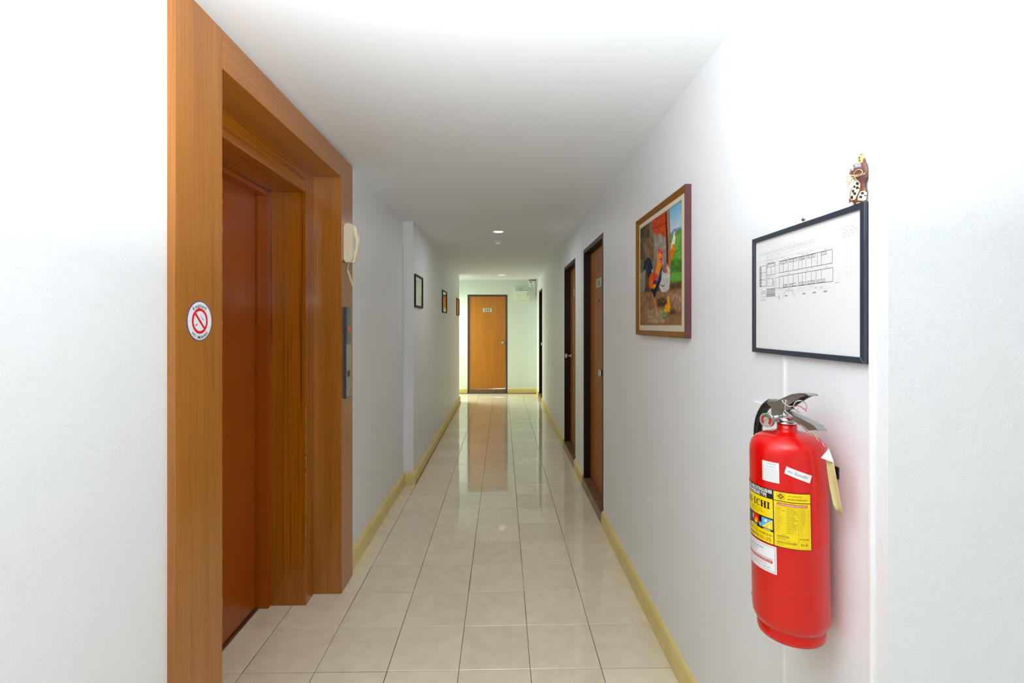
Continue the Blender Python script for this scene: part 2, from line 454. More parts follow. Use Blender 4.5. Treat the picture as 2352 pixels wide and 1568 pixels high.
def side_door(idx, y0, y1, near_knob, number, plate_z, rec=.055):
    root = empty('door_%d' % idx, (XR, (y0+y1)/2, 0), kind='structure')
    f = .036; D = .085; XP = XR+rec
    for a, b in ((y0, y0+f), (y1-f, y1)):
        MB().box(XR-.001, XR+D, a, b, .08, DH, bev=.002).build('jamb', FRAMED, root)
    MB().box(XR-.001, XR+D, y0+f, y1-f, DH-f, DH, bev=.002).build('frame_head', FRAMED, root)
    p = MB().box(XP, XP+.036, y0+f+.002, y1-f-.002, .088, DH-f-.002).build('door_panel', DOORD, root)
    ky = (y0+f+.075) if near_knob else (y1-f-.075)
    knob(p, lambda a, o, z: (XP-o, ky+a, 1.085+z))
    ym = (y0+y1)/2
    number_plate(p, lambda a, o, z: (XP-o, ym-a, plate_z+z), number, .1, .037)
    MB().lathe([(0, 0), (.009, 0), (.009, .004), (.005, .005), (0, .003)], (XP, ym, 1.635), (-1, 0, 0), 16).build('peephole', BLACKM, p)
    # tiled threshold
    n = 3; st = (y1-y0)/n
    for k in range(n):
        MB().box(XR-.014, XR+.09, y0+k*st+.0012, y0+(k+1)*st-.0012, 0, .081, bev=.003).build('threshold_tile', TERRA, root)
    MB().box(XR-.012, XR+.08, y0+.002, y1-.002, 0, .079).build('threshold_bed', GROUT, root)
    return root
side_door(2, *doorsR[0], True, '115', 1.782)
side_door(3, *doorsR[1], False, '113', 1.80, .066)
side_door(4, *doorsR[2], True, '112', 1.80)
# far door
root = empty('door_1', ((B0+B1)/2, YB, 0), kind='structure')
f = .036
for a, b in ((B0, B0+f), (B1-f, B1)):
    MB().box(a, b, YB-.004, YB+.06, 0, 2.074, bev=.002).build('jamb', FRAMEB, root)
MB().box(B0+f, B1-f, YB-.004, YB+.06, 2.074-f, 2.074, bev=.002).build('frame_head', FRAMEB, root)
pn = MB(); x0, x1 = B0+f+.002, B1-f-.002
vs = [(x0, YB+.012, .086), (-.33, YB+.012, .087), (x1, YB+.012, .103), (x1, YB+.012, 2.036), (x0, YB+.012, 2.036)]
pn.add(vs + [(a, b+.036, c) for a, b, c in vs], [(0,1,2,3,4),(9,8,7,6,5),(0,5,6,1),(1,6,7,2),(2,7,8,3),(3,8,9,4),(4,9,5,0)])
pn = pn.build('door_panel', DOORW, root)
knob(pn, lambda a, o, z: (.012+a, YB+.012-o, 1.062+z))
number_plate(pn, lambda a, o, z: (-.318+a, YB+.012-o, 1.749+z), '111', .097, .041)
MB().lathe([(0, 0), (.009, 0), (.009, .004), (.005, .005), (0, .003)], (-.307, YB+.012, 1.605), (0, -1, 0), 16).build('peephole', BLACKM, pn)
for k in range(3):
    a = B0+f + (B1-B0-2*f)*k/3; b = B0+f + (B1-B0-2*f)*(k+1)/3
    MB().box(a+.0012, b-.0012, YB-.010, YB+.07, 0, .081, bev=.003).build('threshold_tile', TERRA, root)

# ================================================================ LIFT SURROUND
el = empty('elevator_surround', (-.9, (EL0+EL1)/2, 0), category='elevator entrance',
           label='stepped teak veneer surround with closed rust brown elevator door on the left wall')
Ya = 2.640; Yi = 2.535; Yn = 1.524
XO = -.8646; XI = -1.0126; XM = -1.1957
MB().box(XI-.06, XO, EL0, Yn, 0, 2.357, bev=.0012).build('jamb', WOODV, el)
MB().box(XI-.06, XO, Ya, EL1, 0, 2.357, bev=.0012).build('jamb', WOODV, el)
MB().box(XI-.06, XO, Yn+.0006, Ya-.0006, 2.237, 2.357, bev=.0012).build('header', WOODH, el)
MB().box(XM, XI, Yi, Ya+.03, 0, 2.237, bev=.0012).build('inner_jamb', WOODIN, el, label='stepped-back jamb with shade in its colour')
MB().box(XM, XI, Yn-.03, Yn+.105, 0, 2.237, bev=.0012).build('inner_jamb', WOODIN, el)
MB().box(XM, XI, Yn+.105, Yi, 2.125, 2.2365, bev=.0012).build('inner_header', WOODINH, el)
mf = MB().box(-1.26, XM+.003, 2.508, Yi+.02, 0, 2.125, bev=.002).box(-1.26, XM+.003, Yn+.09, Yn+.125, 0, 2.125, bev=.002)\
    .box(-1.26, XM+.003, Yn+.125, 2.508, 2.100, 2.1245, bev=.002).build('metal_frame', LIFT, el)
MB().box(-1.29, -1.252, Yn+.11, 2.4985, .012, 2.108, bev=.003).build('door_panel', LIFT, el, label='rust brown enamelled sliding door')
MB().box(-1.335, -1.310, Yn+.1, 2.54, 0, 2.12).build('gap_backing', BLACKR, el)  # added black backing that paints the shade in the gap beside the door
MB().box(-1.30, -1.236, Yn+.125, 2.507, -.002, .006).build('sill', STEEL, el)
# pale chips along the arrises
CHIP = M('chipped_edge', (214, 170, 110), .6)
cm = MB()
def chips(x, y, z0, z1, n, w):
    for _ in range(n):
        z = random.uniform(z0, z1); q = random.random()**3; h = random.uniform(.004, .05)*(1-q)+.002; u = w*(.28+.8*q)
        cm.box(x-u*.5, x+u*.35, y-u*.5, y+u*.35, z, z+h)
chips(XI, Yi, .05, 1.0, 90, .0022); chips(XO, Ya, .1, 1.4, 40, .0018); chips(XO, Yn, .1, 2.2, 20, .0007)
cm.build('chipped_edge', CHIP, el, kind='stuff')

# no smoking sticker
ST_W = M('sticker_white', (236, 240, 246), .35); ST_R = M('sticker_red', (232, 14, 30), .35); ST_B = M('sticker_blue', (64, 40, 160), .35)
sx = XO; sy = 1.4105; sz = 1.4565
st = empty('no_smoking_sticker', (sx, sy, sz), category='sticker', label='round white no smoking sticker with red ban ring on the nearest teak jamb')
d = Decal(lambda u, v, l: (sx+.0008+l*.00025, sy+u, sz+v))
d.mb.lathe([(.0565, 0), (.0565, .0008)], (sx, sy, sz), (1, 0, 0), 64, 0)
d.ring(0, 0, 0, .0545, 1, 1, 64)
d.ring(0, 0, .0285, .0365, 2, 2, 64)
c = .0285*.7071+.003
d.line((-c, c), (c, -c), .0075, 2, 2.2)
d.line((-.0185, -.0125), (-.012, -.0085), .0035, 2, 2.5); d.line((-.0200, -.0135), (-.0185, -.0125), .0035, 3, 2.5)
for k in range(6):
    d.ring(.002+k*.0022, .014-k*.0013, .0012, .0018, 4, 2.5, 8, 20, 250)
d.ring(.014, .005, 0, .0018, 3, 2.5, 8)
d.arctext('NO SMOKING', 0, 0, .0505, .0112, 3, -90, 92, inward=True, bold=.0002, lay=3)
th = ['ห้', 'า', 'ม', 'สู', 'บ', 'บุ', 'ห', 'รี่']
d.arctext(th, 0, 0, .0395, .0125, 3, 92, 84, bold=.0002, lay=3)
d.build('print', [ST_B, ST_W, ST_R, INK, M('sticker_grey', (150, 150, 165), .4)], st)

# ================================================================ INTERCOM AND CALL PANEL on the far jamb
IV = M('ivory_plastic', (236, 226, 198), .3, coat=.2); IVD = M('ivory_shade', (150, 140, 120), .5)
py0, py1 = dY(2.655, XO), dY(2.655, XO)+.088
pz0, pz1 = 1.786, 1.998
ph = empty('intercom_handset', (XO, (py0+py1)/2, pz0), category='intercom', label='ivory wall telephone with coiled cord hanging on the teak jamb')
def oct_(a0, a1, b0, b1, c): return [(a0+c, b0), (a1-c, b0), (a1, b0+c), (a1, b1-c), (a1-c, b1), (a0+c, b1), (a0, b1-c), (a0, b0+c)]
MB().prism(oct_(py0+.03, py1-.002, pz0+.006, pz1-.004, .014), lambda u, v, dd: (XO+dd, u, v), .0005, .024).build('wall_base', IV, ph)
# handset cradle block (near side) and curved receiver (far side)
side = [(0, pz0+.015), (.010, pz0), (.034, pz0), (.046, pz0+.020), (.046, pz1-.008), (.036, pz1-.003), (.014, pz1), (0, pz1-.016)]
MB().prism(side, lambda u, v, dd: (XO+.001+u, dd, v), py0, py0+.034).build('body', IV, ph)
zt, zb = pz1-.006, pz0+.002
hs = [(.034, zb), (.050, zb+.002), (.0655, zb+.066), (.0690, zb+.110), (.0670, zt-.050), (.060, zt-.014), (.050, zt), (.034, zt), (.034, zt-.040), (.046, zt-.052), (.054, zt-.08), (.054, zb+.085), (.046, zb+.052), (.034, zb+.042)]
mbh = MB()
n = len(hs)
k0 = [(XO+u, py0+.036, v) for u, v in hs] + [(XO+u*.98, py0+.070, v) for u, v in hs]
for i in range(n): mbh.add([k0[i], k0[(i+1) % n], k0[n+(i+1) % n], k0[n+i]], [(0, 1, 2, 3)])
bmx = bmesh.new()
for off in (0, n):
    vv = [bmx.verts.new(p) for p in k0[off:off+n]]; ff = bmx.faces.new(vv)
bmesh.ops.triangulate(bmx, faces=bmx.faces[:]); mbh.bm(bmx)
mbh.build('receiver', IV, ph)
def coil(p0, p1, turns, r, wr, straight=.25):
    p0, p1 = Vector(p0), Vector(p1); ax = (p1-p0).normalized(); a = ax.orthogonal().normalized(); b = ax.cross(a); pts = []
    N = int(turns*9)
    for i in range(N+1):
        t = i/N; e = min(1, min(t, 1-t)*12)
        an = 2*math.pi*turns*t
        pts.append(p0+(p1-p0)*t + (a*math.cos(an)+b*math.sin(an))*r*e)
    return pts
xc = XO+.022
cb = (XO+.046, py0+.030, pz0-.142)
m1 = MB()
m1.tube([(xc, py0+.018, pz0+.004), (xc+.001, py0+.018, pz0-.012), (xc-.006, py0+.018, pz0-.036)], .0016, 6)
m1.tube(coil((xc-.006, py0+.018, pz0-.036), cb, 20, .0052, .0013), .0018, 6)
m1.tube([(XO+.044, py0+.052, pz0+.006), (XO+.043, py0+.052, pz0-.018), (XO+.046, py0+.05, pz0-.036)], .0016, 6)
m1.tube(coil((XO+.046, py0+.05, pz0-.036), cb, 19, .0052, .0013), .0018, 6)
m1.build('coiled_cord', IV, ph)

cy0, cy1 = dY(2.655, XO), dY(2.74, XO)
cz0, cz1 = 1.043, 1.542
cp = empty('call_panel', (XO, (cy0+cy1)/2, cz0), category='elevator call panel', label='tall dark framed steel elevator call panel on the teak jamb below the intercom')
MB().box(XO, XO+.0145, cy0, cy1, cz0, cz1, bev=.002).build('back_box', M('slate_plastic', (62, 70, 84), .35), cp)
MB().box(XO+.0145, XO+.0165, cy0+.004, cy1-.004, cz0+.005, cz0+.295, bev=.0006).build('face_plate', STEEL, cp)
dp = MB().box(XO+.0145, XO+.0165, cy0+.004, cy1-.004, cz0+.297, cz1-.005, bev=.0006).build('display', M('display_glass', (40, 62, 46), .12, coat=.5), cp)
RED = M('display_digits', (255, 60, 20), .5, emit=(255, 60, 20), es=1.2)
d = Decal(lambda u, v, l: (XO+.0168+l*.0003, cy0+u, v))
d.text('1', .032, 1.405, .042, 0, 1, bold=.001)
d.build('digit', [RED], dp)
MB().box(XO+.0165, XO+.019, cy0+.022, cy0+.056, cz0+.116, cz0+.150, bev=.002).build('call_button', BLACKM, cp)
MB().lathe([(0, 0), (.012, 0), (.012, .003), (.008, .0045), (0, .0045)], (XO+.0165, cy0+.04, cz0+.058), (1, 0, 0), 24).build('key_switch', CHROME, cp)

# ================================================================ CEILING FITTINGS
LAMP = M('lamp_glow', (255, 255, 255), .4, emit=(255, 252, 255), es=14)
LAMP2 = M('lamp_glow_dim', (255, 255, 255), .4, emit=(250, 255, 240), es=1.3)
def downlight(x, y, r, mat, label):
    t = empty('downlight', (x, y, ZC), category='ceiling light', label=label)
    MB().lathe([(r*.86, -.0005), (r, -.0005), (r*1.03, -.003), (r*.97, -.006), (r*.88, -.004)], (x, y, ZC), (0, 0, 1), 40, cap=False).build('trim_ring', WHITEP, t)
    MB().lathe([(0, -.0025), (r*.5, -.003), (r*.87, -.002)], (x, y, ZC), (0, 0, 1), 40).build('diffuser', mat, t)
    return t
downlight(-.0415, dY(4.905, 0), .054, LAMP, 'bright round recessed downlight in the middle of the corridor ceiling, nearer than the smoke detector')
downlight(-.01, dY(9.2, 0), .078, LAMP2, 'farther round recessed downlight in the ceiling before the far door')
sm = empty('smoke_detector', (-.045, 5.43, ZC), category='smoke detector', label='small round white smoke detector on the ceiling just beyond the bright downlight')
MB().lathe([(0, 0), (.052, 0), (.052, -.008), (.044, -.016), (.03, -.018)], (-.045, 5.43, ZC), n=32).build('mounting_plate', WHITEP, sm)
MB().lathe([(.030, -.018), (.031, -.034), (.026, -.044), (.012, -.048), (0, -.048)], (-.045, 5.43, ZC), n=32).build('sensor_head', WHITEP, sm)

# ================================================================ FAR WALL FITTINGS
em = empty('emergency_light', (.412, YB, 1.956), category='emergency light', label='cream twin-head emergency light box high on the wall right of the far door')
CREAM = M('cream_enamel', (236, 238, 214), .35)
bx = MB().box(.264, .56, YB-.075, YB, 1.956, 2.15, bev=.004).build('battery_box', CREAM, em)
mled = MB()
for z in (2.10, 2.076, 2.05): mled.lathe([(0, 0), (.008, 0), (.007, .004), (0, .005)], (.53, YB-.075, z), (0, -1, 0), 12)
mled.build('indicator', BLACKM, bx)
d = Decal(lambda u, v, l: (u, YB-.0755, v))
d.line((.315, 2.062), (.345, 2.048), .003, 0); d.line((.345, 2.048), (.375, 2.045), .003, 0); d.build('print', [M('print_grey', (110, 112, 110), .5)], bx)
LENS = M('lamp_lens', (206, 240, 230), .12, coat=.6, var=(60, (120, 190, 170), .8))
for x in (.291, .487):
    hd = MB().box(x-.048, x+.048, YB-.055, YB-.01, 2.160, 2.238, bev=.010).box(x-.010, x+.010, YB-.05, YB-.02, 2.148, 2.165).build('lamp_head', WHITEP, em)
    MB().box(x-.040, x+.040, YB-.066, YB-.052, 2.167, 2.231, bev=.006).build('lens', LENS, hd)
se = empty('ceiling_sensor_box', (.62, 10.1, 2.25), category='security sensor', label='small cream sensor unit with dark bracket and cable in the far right ceiling corner')
MB().box(.545, .655, 10.04, 10.13, 2.225, 2.345, bev=.006).build('housing', CREAM, se)
MB().box(.545, .70, 10.05, 10.11, 2.352, 2.364).box(.67, .685, 10.07, 10.09, 2.355, 2.38).build('bracket', BLACKM, se)
MB().lathe([(0, 0), (.013, 0), (.011, .006), (0, .007)], (.585, 10.04, 2.315), (0, -1, 0), 16)\
    .build('lens', BLACKM, se)
MB().box(.59, .625, 10.036, 10.04, 2.238, 2.250).build('vent_slot', BLACKM, se)
MB().tube([(.655, 10.08, 2.34), (.685, 10.1, 2.335), (.697, 10.12, 2.30), (.70, 10.14, 2.15), (.70, 10.2, 2.07), (.705, 10.292, 2.05)], .004, 6).build('cable', BLACKM, se)

# ================================================================ FRAMES ON THE LEFT WALL
FRB = M('black_lacquer', (10, 10, 13), .5, spec=.3)
GLASSP = M('glazed_reflection_green', (120, 130, 116), .12, coat=1.0, coat_r=.015, var=(5, (150, 156, 140), .8))  # greenish reflection of the corridor end put into the print colour
def small_frame(d0, d1, z0, z1, mat, label):
    X = XF; a, b = dY(d0, X), dY(d1, X)
    t = empty('picture_frame', (X, (a+b)/2, z0), category='picture frame', label=label, group='black framed pictures on the left wall')
    w = .018; D = .014
    for q in (('frame_rail', a, b, z0, z0+w), ('frame_rail', a, b, z1-w, z1), ('frame_stile', a, a+w, z0+w, z1-w), ('frame_stile', b-w, b, z0+w, z1-w)):
        MB().box(X, X+D, q[1], q[2], q[3], q[4], bev=.0015).build(q[0], FRB, t)
    MB().box(X, X+.006, a+w*.8, b-w*.8, z0+w*.8, z1-w*.8).build('glazed_picture', mat, t)
small_frame(4.475, 4.905, 1.607, 1.912, GLASSP, 'nearest of the three small black framed pictures on the left wall, pale green reflection in its colour')
small_frame(6.53, 7.02, 1.606, 1.910, M('glazed_reflection_brown', (96, 76, 52), .12, coat=1.0, coat_r=.015), 'middle one of three small black framed pictures on the left wall')  # brown of the doors mirrored in the glass, put into the colour
small_frame(8.58, 9.05, 1.606, 1.912, M('glazed_reflection_tan', (140, 104, 66), .12, coat=1.0, coat_r=.015), 'farthest of three small black framed pictures, at the end of the left wall')  # tan of the mirrored doors, likewise put into the colour

# ================================================================ ROOSTER PAINTING
def smoothnoise(h, w, s, seed):
    r = np.random.RandomState(seed); g = r.rand(int(h/s)+3, int(w/s)+3)
    yy = np.arange(h)/s; xx = np.arange(w)/s
    y0 = yy.astype(int); x0 = xx.astype(int); fy = (yy-y0)[:, None]; fx = (xx-x0)[None]
    fy = fy*fy*(3-2*fy); fx = fx*fx*(3-2*fx)
    a = g[y0][:, x0]; b = g[y0][:, x0+1]; c = g[y0+1][:, x0]; d_ = g[y0+1][:, x0+1]
    return (a*(1-fx)+b*fx)*(1-fy)+(c*(1-fx)+d_*fx)*fy
class Paint:
    def __init__(s, W, H, conv): s.W, s.H, s.conv = W, H, conv; s.im = np.zeros((H, W, 3)); s.X, s.Y = np.meshgrid((np.arange(W)+.5), (np.arange(H)+.5))
    def blur(s, m, k):
        for _ in range(k):
            m = (np.roll(m, 1, 0)+m+np.roll(m, -1, 0))/3; m = (np.roll(m, 1, 1)+m+np.roll(m, -1, 1))/3
        return m
    def mask(s, pts):
        P = [s.conv(*p) for p in pts]; P = [(u*s.W, v*s.H) for u, v in P]; m = np.zeros((s.H, s.W), bool); n = len(P)
        for i in range(n):
            (x0, y0), (x1, y1) = P[i], P[(i+1) % n]
            if abs(y1-y0) < 1e-9: continue
            c = ((s.Y >= min(y0, y1)) & (s.Y < max(y0, y1))) & (s.X < (s.Y-y0)/(y1-y0)*(x1-x0)+x0)
            m ^= c
        return m.astype(float)
    def fill(s, pts, col, soft=1, noise=.10, scale=6, col2=None, alpha=1.0, seed=0):
        m = s.blur(s.mask(pts), soft)[..., None]*alpha
        c = np.array(col, float)/255; n1 = smoothnoise(s.H, s.W, scale, seed+len(pts)*13+int(sum(col)))[..., None]
        base = c*(1+noise*(n1-.5)*2)
        if col2 is not None: base = c*(1-n1)+np.array(col2)/255*n1
        s.im = s.im*(1-m)+base*m
    def grad(s, pts, c0, c1, soft=1, v0=0, v1=1, **k):
        m = s.blur(s.mask(pts), soft)[..., None]; t = np.clip((s.Y/s.H-v0)/(v1-v0), 0, 1)[..., None]
        s.im = s.im*(1-m)+((np.array(c0)*(1-t)+np.array(c1)*t)/255)*m
    def stroke(s, pts, wd, col, soft=1, alpha=1.0):
        for (a, b) in zip(pts[:-1], pts[1:]):
            dx, dy = b[0]-a[0], b[1]-a[1]; l = math.hypot(dx, dy) or 1; nx, ny = -dy/l*wd/2, dx/l*wd/2
            s.fill([(a[0]+nx, a[1]+ny), (b[0]+nx, b[1]+ny), (b[0]-nx, b[1]-ny), (a[0]-nx, a[1]-ny)], col, soft, .05, alpha=alpha)

# the canvas is laid out in sketch units (s, t) turned into canvas fractions
def conv_paint(px, py):
    X = 1465+px/9.227; Yp = 590+py/9.227
    dd = 1121*.718/(X-1154); z = CAM_H-(Yp-744.7)*dd/1121
    return (2.532-dd)/.5855, (1.942-z)/.498
P = Paint(250, 320, conv_paint)
U = -1291.8   # upper half of the sketch starts here
full = [(-300, -2200), (1500, -2200), (1500, 1900), (-300, 1900)]
P.fill(full, (122, 108, 88), 1, 0, 26, (142, 132, 116), seed=3)
P.fill([(0, U+600), (260, U+500), (260, 900), (0, 900)], (92, 78, 60), 14, .2, 14)
P.fill([(330, U+760), (620, U+760), (640, U+1200), (560, U+1500), (360, U+1250)], (164, 160, 150), 9, .15, 10, (136, 126, 112))
P.fill([(100, U+900), (360, U+900), (330, U+1500), (160, U+1400)], (122, 102, 78), 10, .2, 12)
# brickwork
P.fill([(300, U+500), (600, U+300), (612, U+560), (607, U+850), (565, U+865), (520, U+815), (480, U+785), (432, U+805), (418, U+915), (400, U+805), (345, U+795), (318, U+660)], (172, 62, 28), 2, .3, 6, (206, 94, 56))
P.stroke([(310, U+690), (480, U+640), (605, U+570)], 16, (120, 40, 30)); P.stroke([(380, U+500), (600, U+400)], 14, (122, 44, 34))
P.stroke([(520, U+420), (480, U+640)], 9, (134, 46, 30)); P.stroke([(400, U+540), (392, U+680)], 8, (134, 46, 30)); P.stroke([(540, U+620), (530, U+830)], 8, (140, 50, 30)); P.stroke([(450, U+680), (440, U+790)], 8, (140, 50, 30))
# sky, hills, field
P.grad([(660, U+100), (1100, U-100), (1100, U+800), (690, U+800)], (116, 176, 206), (214, 212, 208), 1, .02, .27)
P.fill([(690, U+800), (760, U+725), (850, U+690), (1100, U+560), (1100, U+800), (690, U+880)], (112, 146, 196), 3, .1)
P.fill([(690, U+840), (800, U+770), (1100, U+620), (1100, 560), (690, 560)], (74, 140, 44), 2, .3, 9, (112, 168, 76))
for k in range(11):
    y = U+850+k*85; P.fill([(700, y+60), (960, y-40), (980, y-20), (700, y+84)], (150, 196, 112), 5, .2, 7, alpha=.55)
P.fill([(690, 60), (1100, 60), (1100, 330), (690, 360)], (52, 92, 34), 8, .3, 6, (92, 142, 52), alpha=.8)
P.fill([(690, 350), (1100, 300), (1100, 470), (690, 520)], (90, 156, 54), 7, .25, 6, (120, 170, 74), alpha=.9)
# ground
P.fill([(-200, 690), (460, 760), (700, 560), (1200, 500), (1200, 1700), (-200, 1700)], (124, 92, 62), 5, .2, 18, (158, 122, 94))
P.fill([(700, 540), (1100, 510), (1100, 640), (700, 700)], (82, 70, 40), 8, .2, 9, alpha=.8)
P.fill([(-200, 640), (500, 650), (480, 740), (-200, 760)], (88, 66, 50), 7, .2, 9, alpha=.7)
P.fill([(180, 1150), (460, 1080), (620, 1250), (560, 1420), (250, 1400)], (196, 176, 152), 10, .3, 5, (146, 112, 86), alpha=.85)
P.fill([(660, 780), (1000, 760), (1000, 1150), (820, 1100)], (172, 138, 118), 12, .3, 8, alpha=.7)
P.fill([(410, 900), (560, 880), (640, 960), (600, 1040), (430, 1060)], (70, 54, 40), 6, .1, alpha=.85)
P.fill([(680, 1150), (760, 1120), (830, 1170), (760, 1220), (690, 1220)], (80, 62, 46), 5, .1, alpha=.85)
for k in range(60):
    a, b = random.uniform(60, 950), random.uniform(780, 1430); c_ = random.choice([(190, 150, 120), (110, 80, 60), (205, 190, 165), (190, 110, 70), (140, 130, 120)])
    P.fill([(a-20, b-12), (a+24, b-8), (a+18, b+14), (a-22, b+10)], c_, 3, .1, alpha=.5)
# bucket
P.fill([(40, 350), (178, 290), (158, 700), (140, 745), (40, 760)], (128, 124, 104), 2, .2, 8, (158, 152, 130)); P.fill([(40, 130), (180, 140), (176, 290), (100, 345), (40, 350)], (104, 98, 80), 3, .2)
P.stroke([(62, 150), (80, 80), (110, 80), (120, 150)], 12, (150, 146, 128)); P.stroke([(50, 360), (120, 350), (180, 285)], 12, (178, 176, 156))
# wooden post
P.fill([(608, U+320), (665, U+290), (700, U+900), (706, U+1500), (700, 420), (640, 330), (640, U+1300)], (176, 142, 104), 1, .15, 20, (150, 116, 80))
P.fill([(596, U+340), (622, U+340), (652, U+1000), (656, U+1440), (622, U+1440)], (96, 26, 24), 1, .1)
P.stroke([(672, U+300), (690, U+800), (708, U+1400)], 9, (110, 70, 50))
# hen behind the post
P.fill([(700, U+1180), (716, U+1000), (760, U+1040), (808, U+1000), (800, U+1140), (770, U+1260), (716, U+1400), (700, U+1420)], (228, 132, 18), 1, .25, 6, (206, 96, 12))
P.fill([(700, U+1010), (740, U+990), (752, U+1090), (704, U+1180)], (200, 184, 140), 2, .1)
P.fill([(728, U+980), (760, U+860), (776, U+770), (800, U+740), (822, U+800), (806, U+900), (800, U+1000), (756, U+1050)], (214, 214, 212), 1, .15, 6)
P.fill([(792, U+790), (822, U+780), (826, U+850), (800, U+870)], (190, 96, 80), 1); P.fill([(785, U+700), (806, U+690), (812, U+750), (795, U+750)], (120, 90, 110), 1)
# white hen
P.fill([(516, 280), (560, 335), (600, 350), (606, 230), (640, 190), (672, 215), (692, 290), (690, 540), (668, 690), (610, 745), (530, 750), (484, 690), (468, 600), (500, 500)], (212, 208, 204), 1, .1, 8, (186, 180, 178))
P.fill([(510, 450), (560, 440), (592, 500), (580, 600), (540, 625), (500, 570)], (196, 192, 196), 2, .08); P.stroke([(490, 590), (540, 628), (584, 590)], 16, (52, 60, 78), 2)
P.stroke([(600, 400), (620, 480), (680, 530)], 8, (150, 146, 148), 1); P.stroke([(640, 480), (600, 720)], 8, (150, 146, 142), 2, .6)
P.fill([(606, 190), (618, 145), (650, 130), (662, 165), (640, 195)], (202, 92, 104), 1); P.fill([(596, 260), (640, 235), (646, 300), (640, 345), (604, 335)], (208, 96, 96), 1, .3, 4)
# rooster: tail
P.fill([(120, 260), (150, 120), (190, 40), (226, 14), (268, 30), (300, 90), (320, 180), (340, 330), (290, 350), (262, 420), (240, 450), (214, 380), (196, 220), (180, 300), (150, 260)], (22, 34, 48), 1, .3, 5, (30, 60, 84))
P.stroke([(128, 260), (150, 140), (200, 60)], 9, (80, 82, 74)); P.stroke([(180, 290), (210, 160), (240, 70)], 8, (150, 150, 130), 1, .7)
P.stroke([(300, 90), (322, 200), (326, 300)], 8, (90, 130, 150), 1, .7)
P.fill([(300, 270), (322, 250), (342, 330), (310, 340)], (190, 190, 180), 1)
# rooster body
P.fill([(522, 150), (516, 300), (506, 480), (440, 660), (384, 800), (372, 860), (350, 850), (338, 790), (290, 700), (330, 560), (360, 500), (440, 500)], (24, 40, 66), 1, .3, 6, (16, 24, 40))
P.stroke([(500, 330), (450, 480), (400, 570), (350, 540)], 26, (72, 110, 150), 2, .8)
P.fill([(432, 40), (440, -140), (474, -190), (514, -120), (524, 60), (516, 190), (470, 330), (440, 400), (384, 330), (412, 200)], (230, 134, 22), 1, .2, 5, (246, 160, 40))
P.stroke([(470, -120), (450, 100), (420, 300)], 10, (200, 90, 14), 1, .7); P.stroke([(500, -60), (486, 150), (450, 320)], 10, (206, 96, 16), 1, .6)
P.fill([(290, 350), (352, 336), (356, 420), (342, 560), (290, 690), (262, 650), (244, 560), (256, 440)], (226, 118, 22), 1, .3, 6, (206, 70, 20))
P.fill([(366, 340), (392, 345), (442, 410), (420, 500), (396, 525), (352, 480), (352, 400)], (204, 44, 40), 1, .25, 6, (226, 96, 90))
P.fill([(322, 600), (366, 570), (404, 586), (380, 650), (340, 690), (308, 666)], (222, 128, 30), 1, .2)
P.stroke([(350, 350), (352, 470), (344, 560)], 9, (30, 30, 50)); 
# comb and wattles
P.fill([(440, -40+U-U-100), (440, -130), (446, -160), (470, -182), (500, -150), (532, -110), (530, -10), (516, -60), (490, -86), (450, -70)], (220, 60, 74), 1, .2, 4)
P.fill([(474, 20), (500, 4), (534, 30), (524, 120), (500, 185), (482, 130)], (214, 62, 62), 1, .4, 3, (236, 140, 130))
P.fill([(490, 42), (512, 40), (514, 66), (494, 68)], (60, 20, 20), 1)
# legs
P.stroke([(362, 860), (378, 1010), (390, 1050)], 20, (196, 132, 100)); P.stroke([(386, 1040), (348, 1120)], 12, (200, 140, 108)); P.stroke([(386, 1040), (400, 1150)], 12, (200, 140, 108)); P.stroke([(386, 1040), (430, 1080)], 12, (200, 120, 90))
P.stroke([(390, 830), (400, 950), (430, 1030)], 15, (170, 104, 74)); P.stroke([(404, 940), (466, 965)], 10, (176, 104, 74)); P.stroke([(404, 930), (440, 905)], 9, (176, 104, 74))
# chicks and leaf
P.fill([(515, 1110), (545, 1120), (575, 1180), (615, 1215), (616, 1290), (575, 1315), (545, 1300), (525, 1220)], (76, 136, 66), 1, .3, 4, (128, 178, 108)); P.stroke([(540, 1290), (575, 1318), (616, 1290)], 10, (40, 56, 34))
P.fill([(596, 1020), (634, 975), (644, 1060), (640, 1170), (600, 1180), (562, 1150), (570, 1090)], (226, 160, 16), 1, .2, 4)
P.fill([(620, 880), (640, 835), (660, 825), (680, 870), (684, 940), (704, 1030), (700, 1120), (684, 1180), (655, 1180), (640, 1110), (640, 950), (622, 910)], (238, 182, 24), 1, .2, 4, (214, 136, 20))
P.stroke([(660, 1180), (650, 1240)], 8, (120, 86, 50)); P.stroke([(684, 1180), (690, 1230)], 8, (120, 86, 50)); P.stroke([(612, 905), (628, 912)], 10, (60, 40, 20)); P.fill([(640, 878), (652, 878), (652, 892), (640, 892)], (60, 40, 20), 0)

pY0, pY1 = dY(1.879, .703), dY(2.575, .703); pZ0, pZ1 = 1.393, 1.988
pt = empty('rooster_painting', (XR, (pY0+pY1)/2, pZ0), category='painting', label='gold framed oil painting of a rooster, hens and chicks on the right wall')
GOLD = M('bronze_moulding', (142, 92, 28), .65, .0, spec=.25, var=(12, (120, 76, 24), .8)); MAHO = M('mahogany_edge', (104, 58, 58), .4, var=(8, (86, 46, 46), .7))
LINER = M('linen_liner', (216, 206, 190), .7); SLIP = M('gilt_slip', (206, 182, 104), .4, spec=.4)
